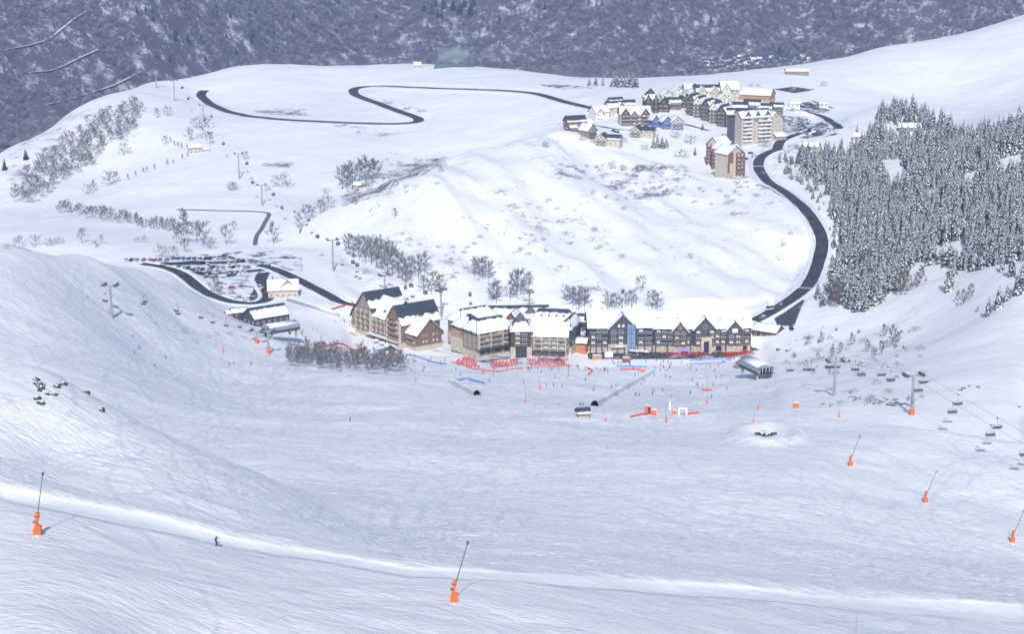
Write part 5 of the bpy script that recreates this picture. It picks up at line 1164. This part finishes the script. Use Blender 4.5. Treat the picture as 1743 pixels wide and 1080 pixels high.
def car(px, py, colour, where, yaw=None, kit=CAR, snow=None, kind='car'):
    p = at(px, py)
    if p is None: return
    yaw = random.uniform(-8, 8) if yaw is None else yaw; o = empty('parked_car' if kind == 'car' else 'parked_van', (p.x, p.y, p.z+.18), R(yaw)); tag(o, f'{colour} {kind} {where}', kind, 'cars in the valley')
    key = (kit[0].name, colour)
    if key not in _bodies: me = kit[0].copy(); me.materials.clear(); me.materials.append(PAINT[colour]); me.name = 'car_body_'+colour; _bodies[key] = me
    link('body', _bodies[key], o); link('windows', kit[1], o)
    for sx in (-.82, .82):
        for sy in (-1.3, 1.3): w = link('wheel', kit[2], o); w.location = (sx, sy, .33)
    if snow if snow is not None else random.random() < .45: link('snow_cap', kit[3], o)
cols = ['black', 'grey', 'blue', 'white', 'silver', 'black', 'grey', 'white']
def zc(x, y): return 200+x/5.126, 410+y/5.126
for i, x in enumerate((70, 120, 165, 228, 280, 320, 367, 430, 480, 523, 568, 617, 665, 715, 767, 806, 865)):
    car(*zc(x, 178 if x < 450 else 165), 'red' if x == 320 else random.choice(cols), 'in the top row of the car park', yaw=-14)
for x, y in ((985,158),(1010,166),(1060,180),(1100,187),(1130,192),(1160,197),(1200,206),(1232,207),(1262,202)): car(*zc(x, y), random.choice(cols), 'in the slanting row at the top corner of the car park', yaw=35)
for x, y in ((533,236),(572,239),(615,248),(655,262),(697,255),(740,262),(783,222),(786,252),(823,250),(863,252),(918,246),(970,218),(972,246),(1010,240),(1022,214),(1050,236),(1095,240),(1140,244)): car(*zc(x, y), 'green' if x == 823 else random.choice(cols), 'in the double middle row of the car park', yaw=-16)
for x, y in ((760,292),(850,286),(930,278)): car(*zc(x, y), 'white', 'parked crosswise between the car park rows', yaw=76)
for x, y in ((775,324),(812,330),(855,324),(975,310),(1022,302),(1070,295),(1107,288)): car(*zc(x, y), random.choice(cols), 'in the bottom row of the car park', yaw=-20)
for x, y, c in ((1000,420,'red'),(995,452,'white'),(1005,470,'silver'),(1032,486,'white'),(1060,498,'white'),(1066,512,'silver'),(1092,524,'white'),(1122,534,'white'),(1148,540,'white')): car(*zc(x, y), c, 'in the snowy overflow lot beside the ramp', yaw=65)
for x, y, c in ((1250,412,'blue'),(1266,428,'white'),(1290,438,'black'),(1312,458,'red')): car(*zc(x, y), c, 'behind the pale ski house', yaw=60)
car(*zc(930, 150), 'grey', 'standing tall at the end of the top car park row', yaw=-14, kit=VAN, kind='van'); car(*zc(1312, 238), 'green', 'on the access road above the car park', yaw=70, kit=VAN, kind='van'); car(*zc(750, 190), 'white', 'driving in the car park aisle', yaw=80)
car(1379, 373, 'black', 'driving up the valley road', yaw=25); car(1309, 528, 'white', 'beside the road sign below the valley road', yaw=-50, kit=VAN, kind='van'); car(1298, 543, 'grey', 'parked at the cabin by the valley road', yaw=-50); car(1347, 562, 'black', 'parked on the snowy track below the road', yaw=10)
for q in poly_points([(1338,203),(1368,203),(1416,216),(1420,226),(1380,232),(1342,226)], 9, 6): car(q[0], q[1], random.choice(cols+['red']), 'in the village car park', yaw=random.choice((70, -20)))
for x, y in ((1278,262),(1284,268),(1270,272),(1300,296),(1262,300)): car(x, y, random.choice(cols), 'parked beside the brown and cream block', yaw=60)
for x, y in ((1045,224),(1050,226),(966,222)): car(x, y, random.choice(('blue', 'black', 'white')), 'parked on the village lane', yaw=70)

# ------------------------------------------------------------------ people
def person_mesh(name, J, E, rads):
    me = bpy.data.meshes.new(name); me.from_pydata(J, E, []); ob = bpy.data.objects.new(name, me); col.objects.link(ob)
    md = ob.modifiers.new('skin', 'SKIN'); md.use_smooth_shade = True; me.skin_vertices  # noqa
    for i, r in enumerate(rads): me.skin_vertices[0].data[i].radius = (r, r)
    me.skin_vertices[0].data[0].use_root = True
    sb = ob.modifiers.new('sub', 'SUBSURF'); sb.levels = 1; sb.render_levels = 1
    dg = bpy.context.evaluated_depsgraph_get(); m2 = bpy.data.meshes.new_from_object(ob.evaluated_get(dg)); bpy.data.objects.remove(ob)
    m2.name = name; return m2
def make_person(pose):
    if pose == 'stand':
        J = [(0,0,.95),(0,0,1.2),(0,-.01,1.42),(0,-.01,1.52),(0,-.02,1.66),(-.2,0,1.4),(-.27,-.05,1.13),(-.25,-.18,.92),(.2,0,1.4),(.27,-.05,1.13),(.25,-.18,.92),(-.1,0,.88),(-.13,-.03,.48),(-.14,.02,.08),(-.14,-.14,.04),(.1,0,.88),(.13,-.03,.48),(.14,.02,.08),(.14,-.14,.04)]
    elif pose == 'ski':
        J = [(0,.12,.82),(0,.05,1.05),(0,-.08,1.27),(0,-.12,1.36),(0,-.18,1.48),(-.2,-.05,1.26),(-.32,-.2,1.04),(-.3,-.42,.95),(.2,-.05,1.26),(.32,-.2,1.04),(.3,-.42,.95),(-.1,.12,.78),(-.14,-.12,.46),(-.13,.04,.08),(-.13,-.12,.05),(.1,.12,.78),(.14,-.12,.46),(.13,.04,.08),(.13,-.12,.05)]
    else:
        J = [(0,0,.48),(0,.03,.72),(0,.04,.95),(0,.02,1.04),(0,0,1.18),(-.2,.03,.93),(-.28,-.06,.68),(-.22,-.25,.6),(.2,.03,.93),(.28,-.06,.68),(.22,-.25,.6),(-.1,-.02,.46),(-.13,-.45,.48),(-.13,-.45,.08),(-.13,-.6,.04),(.1,-.02,.46),(.13,-.45,.48),(.13,-.45,.08),(.13,-.6,.04)]
    E = [(0,1),(1,2),(2,3),(3,4),(2,5),(5,6),(6,7),(2,8),(8,9),(9,10),(0,11),(11,12),(12,13),(13,14),(0,15),(15,16),(16,17),(17,18)]
    rd = [.16,.16,.17,.07,.13,.09,.065,.05,.09,.065,.05,.11,.08,.065,.06,.11,.08,.065,.06]
    me = person_mesh('person_'+pose, J, E, rd)
    zh = J[3][2]; zt = J[0][2]-.02
    me.materials.clear()
    for _ in range(3): me.materials.append(None)
    for f in me.polygons:
        c = f.center; f.material_index = 2 if c.z > zh+.03 else (0 if c.z > zt or (pose != 'sit' and abs(c.x) > .19) or (pose == 'sit' and c.y > -.12 and c.z > .55) else 1)
    return me
PEOPLE = {k: make_person(k) for k in ('stand', 'ski', 'sit')}
JACK = {n: mat('jacket_'+n, c, .7) for n, c in (('red', (.55, .04, .05)), ('black', (.02, .02, .025)), ('blue', (.05, .12, .45)), ('orange', (.75, .2, .03)), ('grey', (.25, .26, .28)), ('purple', (.3, .08, .35)), ('white', (.7, .7, .72)), ('teal', (.05, .3, .35)))}
_sk = MB(); _sk.box(-.05, .05, -1.0, .75, 0, .03); _sk.poly([(-.05, -1.0, .03), (.05, -1.0, .03), (.05, -1.14, .12), (-.05, -1.14, .12)]); SKI = _sk.mesh('ski', [M['darksteel']])
HELM = mat('helmet', (.06, .06, .07), .35); TROU = {n: mat('trousers_'+n, c, .8) for n, c in (('dark', (.03, .03, .04)), ('blue', (.06, .09, .2)), ('grey', (.2, .2, .22)))}
def person(px, py, pose, colour, label, group, yaw=None, P=None, dz=0.0, trousers=None):
    p = P if P is not None else at(px, py)
    if p is None: return
    o = link('person', PEOPLE[pose]); o.location = (p.x, p.y, p.z+dz+.03); o.rotation_euler = (0, 0, random.uniform(0, 6.28) if yaw is None else R(yaw))
    for i, m_ in enumerate((JACK[colour], TROU[trousers or random.choice(list(TROU))], HELM)): o.material_slots[i].link = 'OBJECT'; o.material_slots[i].material = m_
    tag(o, label, 'person', group)
    if pose == 'ski':
        for sx in (-.13, .13): s = link('ski', SKI, o); s.location = (sx, -.05, -.02)
    return o
o = person(368, 929, 'ski', 'black', 'lone skier in black riding down the near piste', 'skiers on the pistes', yaw=75, trousers='dark')
jc = list(JACK)
def crowd(poly, n, where, group, pose='stand'):
    xs = [p[0] for p in poly]; ys = [p[1] for p in poly]; k = 0
    while k < n:
        q = (random.uniform(min(xs), max(xs)), random.uniform(min(ys), max(ys)))
        if not in_poly(np.array(q[0]), np.array(q[1]), poly): continue
        c = random.choice(jc); po = pose if pose != 'mix' else random.choice(('stand', 'ski')); person(q[0], q[1], po, c, f'person in a {c} jacket {where}', group); k += 1
crowd([(896,624),(1010,626),(1015,636),(900,634)], 24, 'standing below the residence terrace', 'people below the terrace'); crowd([(1040,612),(1075,612),(1075,624),(1040,624)], 16, 'queueing at the wooden stand', 'people at the stand'); crowd([(1015,626),(1035,626),(1035,634),(1015,634)], 7, 'grouped on the snow near the stand', 'people near the stand', 'mix')
crowd([(1085,604),(1240,598),(1240,606),(1085,610)], 22, 'on the forecourt of the navy hotel', 'people on the forecourt'); crowd([(690,604),(760,608),(755,622),(700,622)], 10, 'walking on the plaza beside the brown hotel', 'people on the plaza'); crowd([(1112,620),(1145,618),(1145,634),(1115,636)], 7, 'waiting at the top of the conveyor', 'people at the conveyor', 'mix')
crowd([(560,545),(600,548),(600,560),(560,556)], 5, 'near the brown hotel terrace', 'people by the brown hotel'); crowd([(640,590),(700,592),(700,600),(640,598)], 5, 'outside the brown hotel shops', 'people by the brown hotel'); crowd([(985,690),(1005,690),(1005,700),(985,700)], 4, 'at the foot of the long conveyor', 'people at the conveyor foot')
for x, y in ((596,717),(237,593),(390,622),(398,620),(428,622),(463,622),(950,690),(945,643),(1081,640),(700,632),(722,628),(465,598),(516,565),(533,562),(720,632),(847,634),(776,630),(1187,660),(380,601),(1230,640),(880,640)): c = random.choice(jc); person(x, y, 'ski', c, f'small skier in a {c} jacket out on the groomed slope', 'skiers on the pistes')
crowd([(770,632),(1100,640),(1250,640),(1260,690),(1000,670),(800,650)], 34, 'gliding over the beginners slope', 'skiers on the beginners slope', 'ski'); crowd([(1050,608),(1260,612),(1250,632),(1120,640),(1060,636)], 30, 'on the snow before the navy hotel', 'people before the navy hotel', 'mix'); crowd([(470,560),(600,560),(640,605),(480,600)], 14, 'skiing between the left station and the brown hotel', 'skiers by the left station', 'ski'); crowd([(200,560),(440,600),(480,640),(260,660)], 7, 'skiing down the left-hand slope', 'skiers of the left slope', 'ski')
q = along(cb, 1517)
if q is not None:
    for dx in (-1.0, -.2, .6): person(0, 0, 'sit', random.choice(('red', 'black')), 'rider sitting on the occupied six-seat chair', 'chairlift riders', yaw=d1+180, P=q+Vector((dx, 0, 0)), dz=-3.9)

# ------------------------------------------------------------------ terraces, fences and small things
def dc_mesh():
    b = MB(); b.tube((-.35, -.6, 0), (-.35, .7, .95), .04, .04, 4, 0); b.tube((.35, -.6, 0), (.35, .7, .95), .04, .04, 4, 0); b.tube((-.35, .5, 0), (-.35, -.5, .5), .04, .04, 4, 0); b.tube((.35, .5, 0), (.35, -.5, .5), .04, .04, 4, 0)
    b.extr([(-.33, -.55, .4), (-.33, .0, .3), (-.33, .72, .98), (-.33, .70, 1.02), (-.33, .0, .36), (-.33, -.55, .46)], (0, 0, 0), (.66, 0, 0), 1); return b.mesh('deckchair', [M['wood'], M['red']])
DCM = dc_mesh()
def pt_mesh():
    b = MB(); b.box(-.9, .9, -.4, .4, .7, .78, 0); b.box(-.9, .9, -.95, -.65, .42, .48, 0); b.box(-.9, .9, .65, .95, .42, .48, 0)
    for x in (-.65, .65): b.tube((x, -.9, 0), (x, -.15, .7), .05, .05, 4, 1); b.tube((x, .9, 0), (x, .15, .7), .05, .05, 4, 1)
    return b.mesh('picnic_table', [M['red'], M['darkwood']])
PTM = pt_mesh()
def rows(poly, sx, sy, me, name, label, group, cat, yaw=0):
    for q in poly_points(poly, sx, sy, (), .12):
        p = at(*q)
        if p is None: continue
        o = link(name, me); o.location = (p.x, p.y, p.z+.12); o.rotation_euler = (0, 0, R(yaw)+random.uniform(-.2, .2)); o.scale = (1.25, 1.25, 1.2); tag(o, label, cat, group)
rows([(772,612),(800,612),(818,624),(812,630),(780,624)], 6, 3.6, DCM, 'deckchair', 'red deckchair on the left residence terrace', 'deckchairs of the left terrace', 'deckchair', -20)
rows([(830,620),(880,616),(882,624),(838,631)], 6, 3.4, DCM, 'deckchair', 'red deckchair on the middle residence terrace', 'deckchairs of the middle terrace', 'deckchair', 15)
rows([(895,613),(963,611),(966,622),(900,624)], 9, 3.6, PTM, 'picnic_table', 'dark red picnic table on the right residence terrace', 'picnic tables of the terrace', 'table', 5)
rows([(1130,604),(1200,600),(1204,608),(1136,611)], 8, 3.6, PTM, 'picnic_table', 'red café table in front of the navy hotel', 'cafe tables of the hotel', 'table')
rows([(1225,606),(1280,598),(1286,606),(1236,613)], 7, 3.2, PTM, 'picnic_table', 'snowy café table at the right end of the forecourt', 'tables at the forecourt end', 'table')
def fence(P, m, label, h=1.1, group='safety nets', name='safety_net'):
    W = [at(*q) for q in P]; W = [w for w in W if w is not None]
    A = resample([tuple(w) for w in W], 3.0); o = empty(name, tuple(A[0])); tag(o, label, 'net fence', group); b = MB()
    for a, c in zip(A[:-1], A[1:]):
        za, zc_ = zat(a[0], a[1]), zat(c[0], c[1]); o0 = A[0]; t = Vector((c[0]-a[0], c[1]-a[1], 0)).normalized(); n = Vector((-t.y, t.x, 0))*.04
        q = [Vector((a[0]-o0[0], a[1]-o0[1], za-o0[2]+.1)), Vector((c[0]-o0[0], c[1]-o0[1], zc_-o0[2]+.1)), Vector((c[0]-o0[0], c[1]-o0[1], zc_-o0[2]+h)), Vector((a[0]-o0[0], a[1]-o0[1], za-o0[2]+h))]
        b.extr([v-n for v in q], (0, 0, 0), tuple(n*2))
    b.build('netting', [M[m]], o)
    for a in A[::2]:
        p = MB(); p.tube((a[0]-A[0][0], a[1]-A[0][1], zat(a[0], a[1])-A[0][2]-.3), (a[0]-A[0][0], a[1]-A[0][1], zat(a[0], a[1])-A[0][2]+h+.25), .06, .05, 5); p.build('post', [M['steel']], o)
fence([(544,593),(575,587),(625,594)], 'red', 'red safety net zigzag above the thicket'); fence([(556,531),(580,524),(602,516)], 'red', 'red net rising to the brown hotel'); fence([(770,618),(800,628),(845,634),(890,628)], 'orange', 'orange net along the left terraces', .6); fence([(895,628),(975,624)], 'orange', 'orange net along the picnic terrace', .6)
fence([(772,650),(796,646),(826,656)], 'bluebanner', 'blue padding around the short conveyor', .9); fence([(1055,630),(1098,630)], 'red', 'red base of the banner by the stand', .7); fence([(1050,626),(1100,627)], 'bluebanner', 'blue banner by the stand', 1.0); fence([(1174,615),(1236,612)], 'bluebanner', 'upper blue banner on the snow before the hotel', .9); fence([(1174,621),(1228,619)], 'lilac', 'lower lilac banner on the snow before the hotel', .8)
fence([(985,628),(1010,634),(1000,640)], 'orange', 'short orange net beside the crowd', .9); fence([(690,605),(720,612),(760,622)], 'bluebanner', 'blue padding along the plaza edge', .8); fence([(1072,712),(1108,706)], 'red', 'faint red net in the training area', .7); fence([(1166,708),(1190,705)], 'red', 'low red barrier beside the white arch', .8); fence([(1195,665),(1212,666)], 'red', 'short red net at the upper snow lance', .6); fence([(1286,316),(1310,322),(1340,341),(1366,366),(1381,392),(1387,420),(1384,446),(1376,470)], 'brown', 'brown guard rail along the outside of the valley road', .9, 'road guards', 'guard_rail')
def umbrella(px, py, label, m='canvas'):
    p = at(px, py); o = empty('parasol', p); tag(o, label, 'parasol', 'terrace parasols'); b = MB(); b.tube((0, 0, 0), (0, 0, 2.9), .05, .05, 5); b.build('pole', [M['steel']], o)
    b = MB(); b.tube((0, 0, 2.2), (0, 0, 3.0), 1.9, .05, 8); b.build('canopy', [M[m]], o)
for x, y in ((1076,604),(1084,605),(1092,604),(1100,606),(650,590),(658,594),(668,596),(640,586)): umbrella(x, y, 'pale parasol on the terrace of the '+('navy' if x > 900 else 'brown')+' hotel')
def arch(px, py, label, m, W=3.2, H=2.4, t=.55):
    p = at(px, py); o = empty('inflatable_arch', p); tag(o, label, 'arch'); b = MB()
    b.box(-W/2, -W/2+t, -t/2, t/2, -.3, H); b.box(W/2-t, W/2, -t/2, t/2, -.3, H); b.build('legs', [M[m]], o); b = MB(); b.box(-W/2, W/2, -t/2-.02, t/2+.02, H, H+t); b.build('beam', [M[m]], o)
arch(1162, 708, 'white square arch in the training area', 'white'); arch(1165, 604, 'lilac banner arch before the navy hotel', 'lilac', 6, 2.0, .9)
def block(px, py, name, label, cat, w, d_, h, m, yaw=0, top=None):
    p = at(px, py); o = empty(name, p, R(yaw)); tag(o, label, cat); b = MB(); b.extr([(-w/2, -d_/2, -.4), (w/2, -d_/2, -.4), (w/2*.92, -d_/2, h), (-w/2*.92, -d_/2, h)], (0, 0, 0), (0, d_, 0)); b.build('body', [M[m]], o)
    b = MB(); b.box(-w/2*.9, w/2*.9, -d_/2*.9, d_/2*.9, h+.01, h+.18); b.build('top', [M[top or 'roof_snow']], o)
block(1100,703,'crash_mat','tall orange crash mat in the training area','crash mat',1.2,1.0,2.8,'orange'); block(1105,704,'crash_mat','dark crash mat next to the orange one','crash mat',1.1,.9,2.6,'darksteel'); block(1113,708,'crash_mat','broad orange crash mat stack below the conveyor','crash mat',1.8,1.4,2.2,'orange'); block(1148,706,'crash_mat','low orange crash mat left of the white arch','crash mat',1.4,1.2,1.5,'orange')
block(1140,698,'start_panel','white upright panel in the training area','panel',.7,.4,2.9,'white'); block(1355,695,'crash_mat','orange crash mat on the lip of the right piste','crash mat',2.0,1.2,2.0,'orange'); block(1095,634,'crash_mat','orange crash mat at the top of the long conveyor','crash mat',2.4,1.4,1.6,'orange'); block(1232,619,'signal_box','blue box at the end of the blue banner','box',2.0,1.6,2.0,'bluebanner')
block(1066,617,'wooden_stand','red-fronted wooden stand among the crowd','stand',4.2,3.0,2.6,'redwood'); block(1036,608,'white_stand','white stand in front of the navy hotel','stand',4.5,3.0,2.6,'white'); block(1312,520,'road_sign','white road sign with a red mark beside the valley road','sign',2.6,.4,4.6,'white'); block(1016,612,'snack_bar','wooden snack bar left of the white stand','stand',5.0,2.6,2.2,'wood'); block(972,590,'wooden_chalet_stand','orange stall at the end of the residence','stall',4.0,3.4,3.0,'orange_wall')
block(614,552,'flag_panel','red advertising panel on a post by the brown hotel','panel',1.8,.4,2.6,'red'); block(682,588,'ball_sign','magenta and orange panels before the brown hotel','panel',2.2,.6,2.2,'orange'); block(650,600,'glass_gallery','glazed gallery roof below the brown hotel','gallery',9,6,2.6,'curtain',15)
def pole(px, py, hpx, label, name='lamp_post', r=.12, cat='lamp post', head=True):
    p = at(px, py); H = hpx/(FPX/project(p)[2])/.97; o = empty(name, p); tag(o, label, cat, 'posts of the resort'); b = MB(); b.tube((0, 0, -.5), (0, 0, H), r, r*.7, 6); b.build('post', [M['steel']], o)
    if head: b = MB(); b.box(-.6, .6, -.2, .2, H, H+.25); b.build('lamp_head', [M['darksteel']], o)
for a in [(707,650,34,'tall floodlight mast in front of the brown hotel'),(935,625,34,'floodlight mast on the residence terrace'),(502,628,40,'floodlight mast at the tip of the thicket'),(488,610,34,'slim mast beside the thicket'),(440,466,14,'lamp post in the car park')]: pole(*a)
for a in [(1457,1080,40,'white marker pole at the bottom of the picture')]: pole(*a, name='marker_pole', r=.05, cat='pole', head=False)
# rocks
def rock_mesh(seed):
    r = random.Random(seed); bm = bmesh.new(); bmesh.ops.create_icosphere(bm, subdivisions=2, radius=1.0)
    for v in bm.verts: v.co *= 1+.5*(vnoise(np.array(v.co.x*1.6+seed), np.array(v.co.y*1.6+v.co.z), seed)); v.co.z *= .7
    me = bpy.data.meshes.new('rock'); bm.to_mesh(me); bm.free(); me.materials.append(M['rock']); me.materials.append(M['needle_snow'])
    for f in me.polygons: f.material_index = 1 if f.normal.z > .86 else 0
    return me
RK = [rock_mesh(s) for s in (1, 2, 3)]
def rocks(pts, size, label, group):
    for x, y in pts:
        p = at(x, y)
        if p is None: continue
        s = size*random.uniform(.5, 1.25)/(FPX/project(p)[2]); o = link('rock', random.choice(RK)); o.location = (p.x, p.y, p.z+.1*s); o.rotation_euler = (0, 0, random.uniform(0, 6)); o.scale = (s, s*.8, s*.8); tag(o, label, 'rock', group)
rocks([(66,655),(72,658),(62,648),(70,662),(80,672),(64,680),(103,652),(100,656),(97,660),(108,655),(68,654),(64,658),(69,660),(75,656),(61,654),(67,666),(147,670),(172,700),(173,697),(93,673),(70,688)], 7.0, 'dark rock breaking through the snow of the left ridge', 'rocks of the left ridge')
rocks([(1297,739),(1303,742),(1308,740),(1314,741),(1290,740),(1300,738),(1306,743)], 8.5, 'rock in the hollow of the snow ring', 'rocks of the snow ring')
rocks([(1452+random.uniform(0, 95), 676+random.uniform(0, 16)) for _ in range(34)] + [(1395+random.uniform(0, 22), 688+random.uniform(0, 6)) for _ in range(8)], 3.2, 'small dark rock in the stream bank below the chairlift', 'rocks of the stream bank')
rocks([(1466,619),(1463,622),(1437,610),(1542,596),(1512,590),(1535,565),(1548,565),(1540,592),(1640,662),(1650,658),(1635,665),(1665,660),(1340,598),(1325,596),(1502,583),(1582,650),(1735,694)], 4.0, 'snow-capped boulder on the slope beneath the forest', 'boulders beneath the forest')
for i in range(150):                                              # heather tufts that break the snow of the big hillside
    x, y = random.choice([(random.uniform(860, 1080), random.uniform(330, 440)), (random.uniform(1060, 1180), random.uniform(285, 335)), (random.uniform(620, 830), random.uniform(400, 480)), (random.uniform(600, 760), random.uniform(270, 330)), (random.uniform(940, 1070), random.uniform(282, 306)), (random.uniform(1180, 1300), random.uniform(300, 360))])
    put_tree(BUSH, x, y, random.uniform(2.5, 5.5), label='tiny dark heather tuft on the white hillside', group='heather tufts of the hillside', cat='shrub', name='heather_tuft', parts=False, wide=2.6)

for i in range(60):
    x = random.uniform(1335, 1570); y = random.uniform(562, 690) if x > 1420 else random.uniform(575, 640)
    put_tree(random.choice([BUSH, BUSH, CON]), x, y, random.uniform(4, 8.5), label='snow-dusted low bush on the slope between forest and chairlift', group='bushes beneath the forest', cat='shrub', name='low_bush', parts=False, wide=2.0)
# zebra crossings painted on the valley road
def crossing(px, py):
    w, A = ROADS['valley_road']; p = at(px, py); i = int(np.argmin(np.hypot(A[:, 0]-p.x, A[:, 1]-p.y))); i = min(max(i, 1), len(A)-2)
    t = A[i+1]-A[i-1]; t[2] = 0; t /= np.linalg.norm(t); n = np.array([-t[1], t[0], 0]); road = bpy.data.objects['valley_road']
    for k in range(6):
        c = A[i] + n*(-w/2+.9+(w-1.8)*k/5); b = MB()
        b.poly([tuple(np.r_[(q := c+t*a+n*s)[:2], zat(q[0], q[1])+.34]) for a, s in ((-1.7, -.36), (1.7, -.36), (1.7, .36), (-1.7, .36))]); b.build('crossing_stripe', [M['white']], road)
crossing(1295, 284); crossing(1368, 491)
# ------------------------------------------------------------------ the air of the valley
def haze():
    m = bpy.data.materials.new('haze_air'); m.use_nodes = True; nt = m.node_tree
    nt.nodes.remove(nt.nodes['Principled BSDF'])
    v = nt.nodes.new('ShaderNodeVolumePrincipled'); v.inputs['Color'].default_value = (.45, .60, 1.0, 1)
    v.inputs['Density'].default_value = 0.6e-4; v.inputs['Anisotropy'].default_value = 0.0
    nt.links.new(v.outputs[0], nt.nodes['Material Output'].inputs['Volume'])
    x0, x1, y0, y1, z0, z1 = -4000, 4000, -300, 8200, -330, 1700
    bm = bmesh.new(); bmesh.ops.create_cube(bm, size=1.0)
    for vv in bm.verts: vv.co = Vector((x0+(vv.co.x+.5)*(x1-x0), y0+(vv.co.y+.5)*(y1-y0), z0+(vv.co.z+.5)*(z1-z0)))
    me = bpy.data.meshes.new('haze'); bm.to_mesh(me); bm.free(); me.materials.append(m)
    o = link('haze', me); tag(o, 'thin blue air over the whole valley', 'haze', kind='stuff')
haze()
